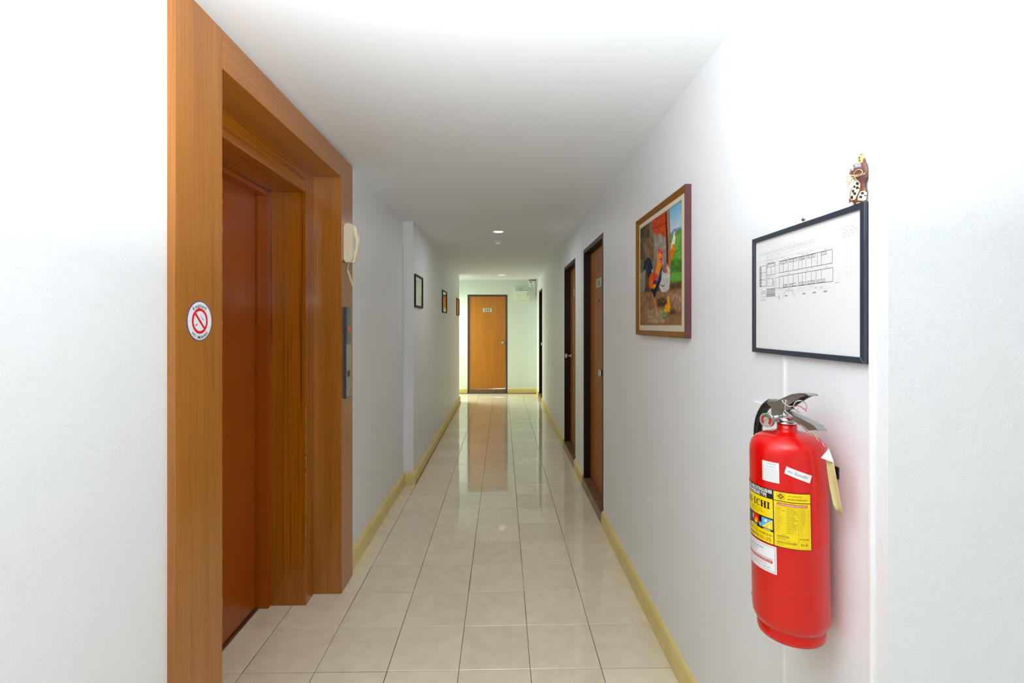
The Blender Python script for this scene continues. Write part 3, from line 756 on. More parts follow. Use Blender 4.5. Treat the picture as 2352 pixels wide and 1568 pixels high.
# moulding: outer lip, cove falling towards the picture
def moulding(name, a, b, inx, prof, mats, mis):
    """a, b outer corners (y, z); inx inward direction; mitred"""
    (ya, za), (yb, zb) = a, b; L = math.hypot(yb-ya, zb-za); ty, tz = (yb-ya)/L, (zb-za)/L; mbm = MB()
    n = len(prof); vs = []
    for e, (yy, zz, sgn) in enumerate(((ya, za, 1), (yb, zb, -1))):
        for dpt, out in prof:
            vs.append((XR-out, yy+inx[0]*dpt+ty*sgn*dpt, zz+inx[1]*dpt+tz*sgn*dpt))
    for i in range(n): mbm.add([vs[i], vs[(i+1) % n], vs[n+(i+1) % n], vs[n+i]], [(0, 1, 2, 3)], mis[i])
    mbm.add(vs[:n], [tuple(range(n))]); mbm.add(vs[n:], [tuple(range(n))])
    mbm.build(name, mats, pt)
prof = [(0, .0), (0, .0235), (.003, .0255), (.007, .0245), (.022, .0135), (.0245, .0130), (.0245, 0)]
mis = [1, 1, 0, 0, 0, 0, 0]
cs = [(pY0, pZ0), (pY1, pZ0), (pY1, pZ1), (pY0, pZ1)]
for nm, i, j, inn in (('frame_rail', 0, 1, (0, 1)), ('frame_stile', 1, 2, (-1, 0)), ('frame_rail', 2, 3, (0, -1)), ('frame_stile', 3, 0, (1, 0))):
    moulding(nm, cs[i], cs[j], inn, prof, [GOLD, MAHO], mis)
cY0, cY1 = dY(1.9465, .718)-.001, dY(2.532, .718)+.001; cZ0, cZ1 = 1.444, 1.942
wi = .024; ln = MB()
for q in ((pY0+wi, pY1-wi, pZ0+wi, cZ0), (pY0+wi, pY1-wi, cZ1, pZ1-wi), (pY0+wi, cY0, cZ0, cZ1), (cY1, pY1-wi, cZ0, cZ1)):
    ln.box(XR-.0125, XR-.0005, *q)
ln.build('liner', LINER, pt)
cY0, cY1 = dY(1.9465, .718)-.001, dY(2.532, .718)+.001; cZ0, cZ1 = 1.444, 1.942
sl = MB()
for q in ((cY0-.002, cY1+.002, cZ0-.003, cZ0), (cY0-.002, cY1+.002, cZ1, cZ1+.003), (cY0-.002, cY0, cZ0, cZ1), (cY1, cY1+.004, cZ0, cZ1)):
    sl.box(XR-.0132, XR-.001, *q)
sl.build('gilt_slip', SLIP, pt)
vs = [(XR-.0120, cY1-(cY1-cY0)*i/P.W, cZ1-(cZ1-cZ0)*j/P.H) for j in range(P.H+1) for i in range(P.W+1)]
fs = [(j*(P.W+1)+i, j*(P.W+1)+i+1, (j+1)*(P.W+1)+i+1, (j+1)*(P.W+1)+i) for j in range(P.H) for i in range(P.W)]
cv = MB(); cv.v = vs; cv.f = fs; cv.mi = [0]*len(fs); cv.sm = [False]*len(fs)
def vcol_mat(name, attr, rough, coat=0):
    m = bpy.data.materials.new(name); m.use_nodes = True; nt = m.node_tree; b = nt.nodes['Principled BSDF']
    a = nt.nodes.new('ShaderNodeVertexColor'); a.layer_name = attr; nt.links.new(a.outputs[0], b.inputs['Base Color'])
    b.inputs['Roughness'].default_value = rough; b.inputs['Coat Weight'].default_value = coat; b.inputs['Specular IOR Level'].default_value = .12; return m
cvo = cv.build('canvas', vcol_mat('oil_paint', 'paint', .7), pt)
ca = cvo.data.color_attributes.new('paint', 'FLOAT_COLOR', 'POINT')
g_ = P.im.mean(2, keepdims=True); P.im = np.clip(g_+(P.im-g_)*1.04, 0, 1); P.im = np.clip(.5+(P.im-.51)*1.10, 0, 1)
im = np.pad(np.clip(P.im, 0, 1), ((0, 1), (0, 1), (0, 0)), 'edge'); im = np.where(im <= .04045, im/12.92, ((im+.055)/1.055)**2.4)
rgba = np.ones(((P.H+1)*(P.W+1), 4)); rgba[:, :3] = im.reshape(-1, 3); ca.data.foreach_set('color', rgba.ravel())

# ================================================================ FLOOR PLAN FRAME
gY0, gY1 = dY(.965, .72), dY(1.3997, .715); gZ0, gZ1 = 1.3685, 1.690
fp = empty('floor_plan_frame', (XR, (gY0+gY1)/2, gZ0), category='framed plan', label='large black framed building floor plan on the near right wall above the fire extinguisher')
NAVY = M('blue_black_paint', (44, 52, 66), .3, coat=.2)
wf = .0125; D0 = .0125
for nm, poly in (('frame_rail', [(gY0, gZ0), (gY1, gZ0), (gY1-wf, gZ0+wf), (gY0+wf, gZ0+wf)]), ('frame_rail', [(gY0, gZ1), (gY0+wf, gZ1-wf), (gY1-wf, gZ1-wf), (gY1, gZ1)]),
                 ('frame_stile', [(gY0, gZ0), (gY0+wf, gZ0+wf), (gY0+wf, gZ1-wf), (gY0, gZ1)]), ('frame_stile', [(gY1, gZ0), (gY1, gZ1), (gY1-wf, gZ1-wf), (gY1-wf, gZ0+wf)])):
    q = MB().prism(poly, lambda u, v, dd: (XR-dd, u, v), 0, D0).build(nm, NAVY, fp)
    bv = q.modifiers.new('b', 'BEVEL'); bv.width = .0008; bv.segments = 1
MB().box(XR-.0065, XR, gY0+wf-.002, gY1-wf+.002, gZ0+wf-.002, gZ1-wf+.002).build('paper', M('paper', (240, 240, 240), .3, coat=.4, coat_r=.03), fp)
oY = dY(1.395, .72)
D = Decal(lambda u, v, l: (XR-.0068-l*.0001, oY-u/1000, 1.37+v/1000))
def ln_(a, b, w_=.7, mi=0): D.line(a, b, w_, mi)
def rc(x0, y0, x1, y1, w_=.7, mi=0):
    ln_((x0, y0), (x1, y0), w_, mi); ln_((x1, y0), (x1, y1), w_, mi); ln_((x1, y1), (x0, y1), w_, mi); ln_((x0, y1), (x0, y0), w_, mi)
# wings of rooms either side of the corridor
for (x0, x1, ya, yb) in ((124, 328, 211, 241), (124, 330, 171, 201)): rc(x0, ya, x1, yb, 1.0)
xr_ = [124, 144, 164.5, 184, 210, 235, 259, 278]
def xmap(px): return {0: 124}.get(px, px)
up = [124, 142, 163, 183, 206, 220, 235, 253, 278]
for x in (142, 163, 184, 206, 220, 235, 256, 278, 291): ln_((x, 211), (x, 241), .8)
for x in (142, 163, 184, 205, 221, 235, 255, 273, 291): ln_((x, 171), (x, 201), .8)
def grit(x0, y0, x1, y1, n):
    rc(x0, y0, x1, y1, .6, 0)
    for _ in range(n):
        a, b = random.uniform(x0, x1), random.uniform(y0, y1)
        if random.random() < .5: ln_((a, b), (min(x1, a+random.uniform(.8, 3)), b), .35, 0)
        else: ln_((a, b), (a, min(y1, b+random.uniform(.8, 2.5))), .35, 0)
for a, b in ((128, 158), (167, 200), (209, 230), (238, 270)): grit(a, 232.5, b, 240, 60)
grit(291, 233, 308, 240.5, 34); grit(66, 231.5, 102, 240, 44)
for a, b in ((143, 158), (168, 196), (208, 232), (240, 268), (277, 304)): grit(a, 172, b, 179, 52)
for x in range(130, 280, 14): D.text('ห', x, 222, 2.6, 1, 0)
for x in range(130, 290, 14): D.text('น', x, 188, 2.6, 1, 0)
# west block
rc(27, 182, 61, 238, .9); ln_((27, 220), (61, 220), .7); ln_((36, 182), (36, 238), .8); ln_((27, 200), (56, 200), .7); rc(64, 210, 104, 241, .9); ln_((85, 210), (85, 234), .8)
for k in range(18): ln_((28, 184+k*3), (35, 184+k*3), 1.2 if k % 3 else 2.0, 0)
rc(104, 211, 124, 232, .6, 1); rc(66, 180, 92, 200, .7)
for k in range(7): ln_((92, 180+k*3), (98, 180+k*3), .8, 0)
rc(104, 172, 124, 200, .6); rc(61, 172, 104, 206, .5, 1)
for k in range(26): ln_((62, 152+k*.85), (104, 152+k*.85), .42, 1)
for y_ in (153, 158, 172): ln_((61, y_), (104, y_), .8)
rc(36, 144, 57, 168, .7); D.ring(46, 152, 1.8, 2.4, 0, 0, 16); ln_((36, 163), (57, 163), .8)
rc(104, 148, 124, 168, .5, 1); ln_((124, 142), (124, 152), 1.6)
# dimension lines and notes
ln_((27, 273), (270, 273), .45, 1); ln_((27, 268), (270, 268), .45, 1); ln_((7, 292), (139, 292), .35, 1); ln_((7, 251), (300, 251), .3, 1); ln_((62, 262), (240, 262), .35, 1)
for k in range(22): ln_((30+k*11, 271.5), (30+k*11, 274.5), .5); ln_((30+k*11, 266.5), (30+k*11, 269.5), .5)
for k in range(12): ln_((62+k*5.5, 241), (62+k*5.5, 262), .3, 1)
ln_((30, 241), (30, 268), .4, 1); ln_((64, 241), (64, 280), .4, 1)
for k, x in enumerate((30, 52, 64, 84, 91, 99, 115, 134, 152, 170, 188, 206, 224, 246, 270)): D.ring(x, 280, .7, 1.2, 1, 0, 10)
for x, y_ in ((74, 245), (92, 246), (150, 246), (164, 246), (224, 247), (240, 247), (305, 246), (164, 206), (240, 205.5), (310, 206), (70, 204), (165, 163), (182, 163), (272, 163), (291, 162)):
    D.text('ห้องพัก', x-5, y_-1.3, 2.9, 1, 0); ln_((x-4, y_-2.4), (x+5, y_-2.4), .6, 1)
for x, y_ in ((155, 150), (228, 151), (267, 151), (305, 151)): D.rect(x-6, y_-2, x+6, y_+1.5, 1); D.text('แปลน', x-5, y_-1.2, 3, 0, 1)
for x in (130, 205, 250): ln_((x, 248.5), (x+12, 248.5), .7, 1); ln_((x, 165.5), (x+12, 165.5), .7, 1)
D.ring(165, 140, 26, 26.8, 1, 0, 30, 10, 170); D.ring(165, 140, 22.5, 23, 1, 0, 30, 10, 170); ln_((165, 150), (165, 171), .3, 1)
ln_((196, 158), (320, 158), .3, 1); ln_((196, 163), (320, 163), .25, 1); ln_((196, 142), (196, 158), .35, 1)
for k, (a, b) in enumerate(((348, 405), (360, 408), (360, 405), (360, 404), (360, 398))):
    x = a
    while x < b: l = random.uniform(5, 12); ln_((x, 281-k*5), (min(b, x+l), 281-k*5), .8, 1); x += l+3
for k in range(7): ln_((371, 232-k*9), (375, 232-k*9), .6, 1); ln_((385, 232-k*9), (387, 232-k*9), .5, 1)
ln_((337, 167), (350, 167), .7, 0)
D.build('plan_drawing', [M('plan_ink', (92, 92, 100), .6), M('plan_ink_light', (176, 178, 188), .6)], fp)
# nail above the frame
NB = M('rusty_brown', (120, 66, 52), .5)
MB().lathe([(0, 0), (.0015, 0), (.0015, .004), (.0036, .0045), (.0032, .0062), (0, .0068)], (XR, dY(1.1747, .72), 1.6990), (-1, 0, 0), 14).build('nail', NB, None, None,
    label='small rusty brown nail head in the wall just above the floor plan frame', category='nail')

# ================================================================ LEOPARD CAT FIGURINE
def conv_cat(px, py):
    X = 1925+px/11.61; Yp = 345+py/11.61; dd = 1121*.714/(X-1154); return (1.01-dd), CAM_H-(Yp-744.7)*dd/1121
pairs = [((225, 1465), (632, 1358)), ((212, 1300), (662, 1230)), ((212, 1180), (668, 1130)), ((240, 1030), (632, 1040)), ((285, 930), (628, 930)), ((345, 820), (660, 820)),
         ((400, 740), (695, 740)), ((300, 650), (702, 650)), ((235, 560), (690, 575)), ((213, 490), (672, 500)), ((228, 430), (655, 450)), ((320, 350), (625, 340)), ((405, 290), (612, 280)),
         ((430, 220), (590, 215)), ((470, 150), (568, 150)), ((505, 100), (545, 110))]
fgY = dY(1.01, .714)
fg = empty('cat_figurine', (XR-.012, fgY-.02, gZ1), category='figurine', label='small carved leopard-spotted cat figurine with twine bow standing on the floor plan frame')
rings = []
for (a, b) in pairs:
    ua, za = conv_cat(*a); ub, zb = conv_cat(*b)
    rings.append((ua, ub, (za+zb)/2))
z_base = gZ1+.0004; k_z = rings[0][2]
rows = []
NS = 150
for i in range(NS+1):
    t = i/NS*(len(rings)-1); j = min(int(t), len(rings)-2); f_ = t-j; A, B = rings[j], rings[j+1]
    rows.append(tuple(A[q]*(1-f_)+B[q]*f_ for q in range(3)))
h0 = rows[0][2]; h1 = rows[-1][2]
NR = 128; vs = []; 
for (ua, ub, z) in rows:
    c_ = (ua+ub)/2; hw = (ub-ua)/2; zz = z_base+(z-h0)*((h1-z_base)/(h1-h0)); dep = min(.0060, .45*hw+.001)
    for k in range(NR):
        an = 2*math.pi*k/NR
        vs.append((XR-.0066-dep*math.sin(an), fgY-(c_-hw*math.cos(an)), zz))
fs = [(i*NR+k, i*NR+(k+1) % NR, (i+1)*NR+(k+1) % NR, (i+1)*NR+k) for i in range(NS) for k in range(NR)] + [tuple(range(NR)), tuple(range(NS*NR, NS*NR+NR))]
cat = MB(); cat.v = vs; cat.f = fs; cat.mi = [0]*len(fs); cat.sm = [True]*len(fs)
uu = [1e-9+min(r[0] for r in rings), max(r[1] for r in rings)]
def cpc(px, py):
    u, z = conv_cat(px, py); return (u-uu[0])/(uu[1]-uu[0]), 1-(z-h0+.006)/(h1-h0+.012)
C = Paint(160, 420, cpc)
C.fill([(-300, -300), (1300, -300), (1300, 2000), (-300, 2000)], (128, 74, 44), 1, .2, 30, (92, 58, 48))
C.fill([(300, 700), (700, 640), (700, 900), (560, 960), (400, 900)], (104, 66, 66), 6, .1)
C.fill([(240, 400), (640, 330), (690, 560), (440, 640), (260, 640)], (112, 78, 74), 5, .1)
C.fill([(400, 330), (560, 300), (580, 430), (430, 460)], (170, 168, 176), 5, .1)
C.fill([(300, 430), (400, 420), (390, 520), (330, 530)], (236, 232, 226), 2, .05); C.fill([(240, 500), (300, 530), (300, 590), (255, 590)], (214, 186, 120), 1, .05); C.fill([(215, 400), (260, 400), (240, 490), (205, 500)], (200, 160, 120), 1)
C.fill([(400, 330), (430, 200), (500, 60), (600, 100), (600, 320)], (222, 190, 118), 2, .1); C.fill([(430, 240), (460, 170), (478, 200), (450, 260)], (60, 56, 48), 1); C.fill([(505, 180), (540, 160), (545, 230), (515, 240)], (80, 56, 36), 1)
C.fill([(535, 240), (565, 250), (560, 300), (530, 290)], (80, 56, 40), 1); C.fill([(490, 60), (560, 60), (560, 120), (490, 135)], (70, 54, 46), 1)
C.fill([(430, 800), (520, 790), (560, 900), (540, 1050), (480, 1180), (430, 1290), (320, 1300), (270, 1240), (310, 1090), (350, 960)], (244, 232, 196), 1, .05)
C.fill([(560, 1080), (640, 1050), (680, 1120), (680, 1260), (620, 1310), (500, 1300), (510, 1200)], (244, 236, 214), 1, .05)
C.fill([(200, 1040), (260, 1040), (270, 1260), (200, 1280)], (226, 214, 180), 1, .05)
for (x, y_, r_) in ((495, 870, 42), (415, 952, 38), (492, 978, 40), (378, 1065, 42), (426, 1130, 42), (340, 1230, 48), (604, 1118, 36), (572, 1216, 36), (650, 1180, 18), (232, 1150, 22), (540, 1000, 10), (470, 800, 8)):
    C.fill([(x+r_*math.cos(a_*.5), y_+r_*1.05*math.sin(a_*.5)) for a_ in range(13)], (50, 48, 50), 0, .1)
C.fill([(235, 1460), (250, 1380), (320, 1345), (385, 1370), (405, 1430), (390, 1500), (235, 1500)], (246, 242, 232), 1); C.fill([(440, 1440), (470, 1370), (540, 1350), (580, 1400), (540, 1480), (440, 1480)], (232, 200, 140), 1)
cato = cat.build('body', vcol_mat('painted_wood', 'paint', .3, .5), fg)
im = C.im; im = np.where(im <= .04045, im/12.92, ((im+.055)/1.055)**2.4)
col = np.ones((len(cato.data.vertices), 4))
wz = world_of(fg)
for i, v in enumerate(cato.data.vertices):
    u = (fgY-(v.co.y+wz.y)-uu[0])/(uu[1]-uu[0]); zz = v.co.z+wz.z; zr = (zz-z_base)*((h1-h0)/(h1-z_base))+h0; q = 1-(zr-h0+.006)/(h1-h0+.012)
    col[i, :3] = im[min(C.H-1, max(0, int(q*C.H))), min(C.W-1, max(0, int(u*C.W)))]
ca = cato.data.color_attributes.new('paint', 'FLOAT_COLOR', 'POINT'); ca.data.foreach_set('color', col.ravel())
TW = M('twine', (196, 172, 126), .8)
def cw(px, py, out=.0245):
    u, z = conv_cat(px, py); out = .0140+(out-.0245)*.25; return (XR-out, fgY-u, z_base+(z-h0)*((h1-z_base)/(h1-h0)))
m1 = MB()
for pl_ in ([(300, 655, .018), (410, 668, .0245), (560, 668, .0245), (690, 615, .014)], [(300, 640, .018), (400, 655, .0245), (540, 640, .0245), (690, 590, .014)],
            [(415, 660, .0245), (450, 580, .026), (530, 510, .026), (610, 510, .0255), (650, 560, .025), (620, 640, .025), (500, 690, .0245), (430, 680, .0245)],
            [(405, 670, .0245), (330, 680, .026), (250, 690, .025), (222, 770, .024), (250, 850, .024), (330, 820, .024), (405, 720, .0245)],
            [(425, 690, .0245), (500, 780, .0255), (590, 875, .0235)], [(400, 700, .0245), (340, 800, .025), (255, 935, .022)]):
    m1.tube(smooth([cw(*p) for p in pl_], 5), .0008, 7)
m1.build('twine_bow', TW, fg)

# ================================================================ CABLE TRUNKING AND SOCKET on the near right wall
TR = M('trunking_white', (246, 246, 244), .4)
for dd, z0, z1, lab in ((1.257, 1.235, 1.372, 'thin white cable trunking running down from the floor plan frame to the socket plate'),
                        (1.257, 0.0, 1.12, 'thin white cable trunking below the socket plate behind the fire extinguisher'),
                        (.9606, 0.0, ZC, 'thin white cable trunking close to the near right wall corner')):
    yy = dY(dd, XR)
    MB().box(XR-.005, XR, yy-.0035, yy+.0035, z0, z1, bev=.001).build('cable_trunking', TR, None, (XR, yy, z0), label=lab, category='cable trunking', group='white cable trunking')
for X_, dd, sg, lab in ((XF, 4.72, 1, 'thin painted-over cable run on the left wall just before the nearest small frame'), (XR, 4.48, -1, 'thin painted-over cable run on the right wall between the two nearest doors')):
    yy = dY(dd, X_)
    MB().box(min(X_, X_+sg*.003), max(X_, X_+sg*.003), yy-.004, yy+.004, .106, ZC, bev=.001).build('cable_trunking', W_LEFT, None, (X_, yy, .106), label=lab, category='cable trunking')
so = empty('socket_plate', (XR, 1.32, 1.12), category='socket', label='white plastic switch plate on the wall half hidden behind the fire extinguisher')
MB().box(XR-.010, XR, dY(1.262, XR), dY(1.401, XR), 1.125, 1.228, bev=.003).build('plate', WHITEP, so)
MB().box(XR-.0125, XR-.010, dY(1.275, XR), dY(1.388, XR), 1.14, 1.196, bev=.001).build('module', WHITEP, so)

# ================================================================ FIRE EXTINGUISHER
CX, CY, CR = .6355, 1.09-.0124, .077
REDP = M('red_enamel', (212, 6, 2), .3, spec=.25, coat=.5, coat_r=.03)
ex = empty('fire_extinguisher', (CX, CY, 1.20), category='fire extinguisher', label='red fire extinguisher with yellow label hanging on the near right wall')
prof = [(.0, .776), (.058, .774), (.064, .766), (.0665, .766), (.0675, .772), (.0675, .786), (.066, .789), (.071, .793), (.0755, .803), (CR, .816),
        (CR, .979), (CR+.00075, .9820), (CR+.00075, .9850), (CR, .988), (CR, 1.160), (.0762, 1.172), (.073, 1.184), (.066, 1.194), (.055, 1.201), (.040, 1.2055), (.028, 1.2080), (.0220, 1.2105), (.0200, 1.2145), (.0200, 1.2265)]
MB().lathe(prof, (CX, CY, 0), n=96).build('cylinder', REDP, ex)
MB().lathe([(.0212, 1.2265), (.0222, 1.2280), (.0212, 1.2300), (.0168, 1.2305), (.0168, 1.2325), (.0188, 1.233), (.0188, 1.236), (.0168, 1.237), (.0168, 1.240)], (CX, CY, 0), n=40).build('collar_ring', CHROME, ex)
ZI = M('cast_metal', (176, 176, 172), .28, 1)
MB().lathe([(.0150, 1.240), (.0150, 1.247), (.012, 1.250), (.009, 1.262)], (CX, CY, 0), n=28).box(CX-.008, CX+.008, CY-.006, CY+.022, 1.244, 1.266, bev=.002)\
    .build('valve_body', ZI, ex)
def P2(px, py, dx=0):
    dd = 1121*CX/(px-1154); return (dd-.0124, CAM_H-(py-744.7)*dd/1121)
def channel(name, top, bot, w, th=.0016):
    """folded steel lever: top spine line + two side flanges down to bot"""
    m = MB(); n = len(top)
    for sx_ in (-w, w-th):
        vs = []
        for (a, b) in zip(top, bot): vs += [(CX+sx_, a[0], a[1]), (CX+sx_, b[0], b[1]), (CX+sx_+th, a[0], a[1]), (CX+sx_+th, b[0], b[1])]
        fs = []
        for i in range(n-1):
            k = 4*i; fs += [(k, k+4, k+5, k+1), (k+2, k+3, k+7, k+6), (k+1, k+5, k+7, k+3), (k, k+2, k+6, k+4)]
        fs += [(0, 1, 3, 2), (4*n-4, 4*n-2, 4*n-1, 4*n-3)]
        m.add(vs, fs)
    vs = []
    for a in top: vs += [(CX-w, a[0], a[1]), (CX+w, a[0], a[1]), (CX-w, a[0], a[1]-th), (CX+w, a[0], a[1]-th)]
    fs = []
    for i in range(n-1):
        k = 4*i; fs += [(k, k+4, k+5, k+1), (k+2, k+3, k+7, k+6), (k, k+2, k+6, k+4), (k+1, k+5, k+7, k+3)]
    fs += [(0, 1, 3, 2), (4*n-4, 4*n-2, 4*n-1, 4*n-3)]
    m.add(vs, fs)
    return m.build(name, STEEL, ex)
top = [P2(1781, 928), P2(1797, 920), P2(1812, 912.5), P2(1830, 905), P2(1850, 902.2), P2(1864, 903.5), P2(1869, 907)]
bot = [P2(1783, 951), P2(1800, 951), P2(1811, 938), P2(1829, 925), P2(1848, 913.5), P2(1864, 907), P2(1869, 909)]
channel('upper_lever', top, bot, .0105)
bot2 = [P2(1784, 953), P2(1800, 955), P2(1818, 959), P2(1842, 970), P2(1858, 979), P2(1867, 988)]
top2 = [P2(1786, 940), P2(1803, 940), P2(1821, 948), P2(1850, 961), P2(1878, 975.5), P2(1889, 987)]
m = channel('lower_lever', top2, bot2, .0095)
# gauge
gx = Vector((CX-.043, CY-.004, 1.236)); gn = Vector((-.95, -.38, 0)).normalized()
MB().tube([(CX-.006, CY+.002, 1.2430), (CX-.034, CY-.003, 1.2375)], .0062, 14).lathe([(.009, -.010), (.009, -.004), (.0140, -.003), (.0155, .0), (.0155, .006)], gx, gn, 32).build('gauge_body', ZI, ex)
ga = gn.orthogonal().normalized(); ga = Vector((0, 0, 1)); gb = ga.cross(gn)
d = Decal(lambda u, v, l: tuple(gx+gn*(.0063+l*.0002)+gb*u+ga*v))
d.ring(0, 0, 0, .0138, 0, 0, 32); d.ring(0, 0, .006, .0115, 1, 1, 24, -50, 40); d.ring(0, 0, .006, .0115, 2, 1, 14, 45, 115); d.ring(0, 0, .006, .0115, 1, 1, 24, 120, 230); d.line((-.003, -.001), (.007, .006), .0012, 3, 2)
GR = M('gauge_green', (60, 140, 80), .4)
gd = d.build('gauge_dial', [M('dial_white', (216, 210, 200), .3), M('gauge_red', (220, 50, 44), .4), GR, M('needle', (190, 170, 60), .3)], ex)
mg = bpy.data.materials.new('clear_lens'); mg.use_nodes = True; b_ = mg.node_tree.nodes['Principled BSDF']
b_.inputs['Transmission Weight'].default_value = 1; b_.inputs['Roughness'].default_value = .02; b_.inputs['IOR'].default_value = 1.3
MB().lathe([(.0155, .006), (.0158, .009), (.0142, .0125), (.008, .0145), (0, .015)], gx, gn, 32).build('gauge_lens', mg, ex)
# hose
hp = [(CX, CY+.018, 1.262), (CX, CY+.038, 1.266), (CX-.001, CY+.062, 1.262), (CX-.001, CY+.090, 1.245), (CX, CY+.118, 1.210), (CX+.004, CY+.134, 1.165), (CX+.006, CY+.137, 1.10),
      (CX+.006, CY+.136, 1.0), (CX+.004, CY+.136, .9), (CX+.002, CY+.137, .84)]
MB().tube(smooth(hp[:3]), .0088, 16).build('hose_coupling', STEEL, ex)
MB().tube(smooth(hp[2:]), .0098, 16).build('hose', BLACKR, ex)
MB().tube([(CX+.002, CY+.137, .84), (CX, CY+.142, .80), (CX-.002, CY+.147, .762)], [.0100, .0088, .0105], 16).build('nozzle', BLACKR, ex)
# pull ring, pin, seal and strings
rc_ = Vector((CX-.012, 1121*(CX-.012)/(1839.3-1154)-.0124, CAM_H-(932.5-744.7)*(CX-.012)/(1839.3-1154))); rn = Vector((-.45, -.88, .1)).normalized(); ra = rn.orthogonal().normalized(); rb = rn.cross(ra)
MB().tube([rc_+(ra*math.cos(t*math.pi/12)+rb*math.sin(t*math.pi/12))*.0118 for t in range(24)], .0012, 8, closed=True)\
    .tube([(CX-.0145, 1.100, 1.2545), (CX-.013, 1.070, 1.2605), (CX-.012, 1.033, 1.2665), (CX-.012, 1.018, 1.2690)], .0015, 8).build('pull_ring', CHROME, ex)
WS = M('white_string', (236, 226, 214), .7); RS = M('red_string', (206, 30, 52), .7)
def Q(px, py, X): dd = 1121*X/(px-1154); return (X, dd-.0195*X, CAM_H-(py-744.7)*dd/1121)
MB().tube(smooth([Q(1824, 932, CX-.016), Q(1812, 932, CX-.016), Q(1803, 926, CX-.014), Q(1798, 919, CX-.012), Q(1803, 913, CX), Q(1806, 920, CX-.012), Q(1804, 935, CX-.013), Q(1805, 944, CX-.013), Q(1813, 950, CX-.012), Q(1820, 957, CX-.012)]), .0008, 6).build('seal_wire', WS, ex)
MB().tube(smooth([Q(1830, 932, CX-.014), Q(1838, 932, CX-.016), Q(1846, 937, CX-.018), Q(1854, 943.5, CX-.018)]), .0008, 6).build('seal_strip', RS, ex)
s1 = smooth([Q(1805, 962, CX-.012), Q(1812, 956, CX-.014), Q(1820, 962, CX-.008), Q(1836, 974, CX), Q(1855, 990, CX+.012), Q(1875, 1006, CX+.024), Q(1890, 1020, CX+.030), Q(1902, 1031, CX+.034)], 12)
def twist(path, ph):
    out = []
    for i, p in enumerate(path):
        a = i*.55+ph; out.append(p+Vector((math.cos(a), math.sin(a)*.3, math.sin(a)))*.0009)
    return out
MB().tube(twist(s1, 0), .0007, 6).build('tag_string', WS, ex); MB().tube(twist(s1, math.pi), .0007, 6).build('tag_string', RS, ex)

# wrapped print
RSHIFT = CR
def on_cyl(off):
    def fn(u, v, l):      # u mm to the right of the label divider, v mm height
        th_ = R(218.5)+u/1000/CR; rr = CR+.0008+l*.00018
        return (CX+rr*math.cos(th_), CY+rr*math.sin(th_), v)
    return fn
YEL = M('label_yellow', (246, 214, 0), .25, coat=.4); LBK = M('label_black', (24, 10, 6), .3); LRD = M('label_red', (214, 20, 24), .3); LWH = M('label_white', (238, 236, 236), .3, coat=.3)
LBL = M('label_blue', (96, 176, 214), .3); LBR = M('label_brown', (110, 78, 10), .4); LOR = M('label_orange', (248, 150, 20), .3); LGY = M('label_grey', (110, 104, 100), .5); LGR = M('label_green', (40, 110, 60), .4)
mats = [YEL, LBK, LRD, LWH, LBL, LBR, LOR, LGY, LGR]
D = Decal(on_cyl(0)); m_ = .001
L0, L1 = -122, 71
D.rect(L0, .9775, L1, 1.0955, 1, 0, 96)
# left panel
D.rect(L0+1, 1.033, -.9, 1.0745, 0, 1, 60); D.rect(L0+1, .9787, -.9, 1.0045, 0, 1, 60)
kw = dict(res=2)
D.text('DRY CHEMICAL FIRE EXTINGUISHER', -100, 1.0865, 10, 3, 2, width=98, bold=.0) if False else None
def T(body, u, v, h, mi, lay=2, width=None, bold=0, **k_):
    """h in mm, u in mm; v in metres"""
    vs, fs = text_mesh(body, h, bold=bold*h, **k_)
    if not vs: return
    x0 = min(p[0] for p in vs); x1 = max(p[0] for p in vs); kx = (width/(x1-x0)) if width else 1
    D.mb.add([D.fn(u+(x-x0)*kx, v+y_/1000, lay) for x, y_ in vs], fs, mi)
T('DRY CHEMICAL FIRE EXTINGUISHER', -101, 1.0862, 10.6, 3, width=99.5, bold=.030)
T('CARTRIDGE PRESSURE TYPE', -97, 1.0768, 10.6, 3, width=83, bold=.030)
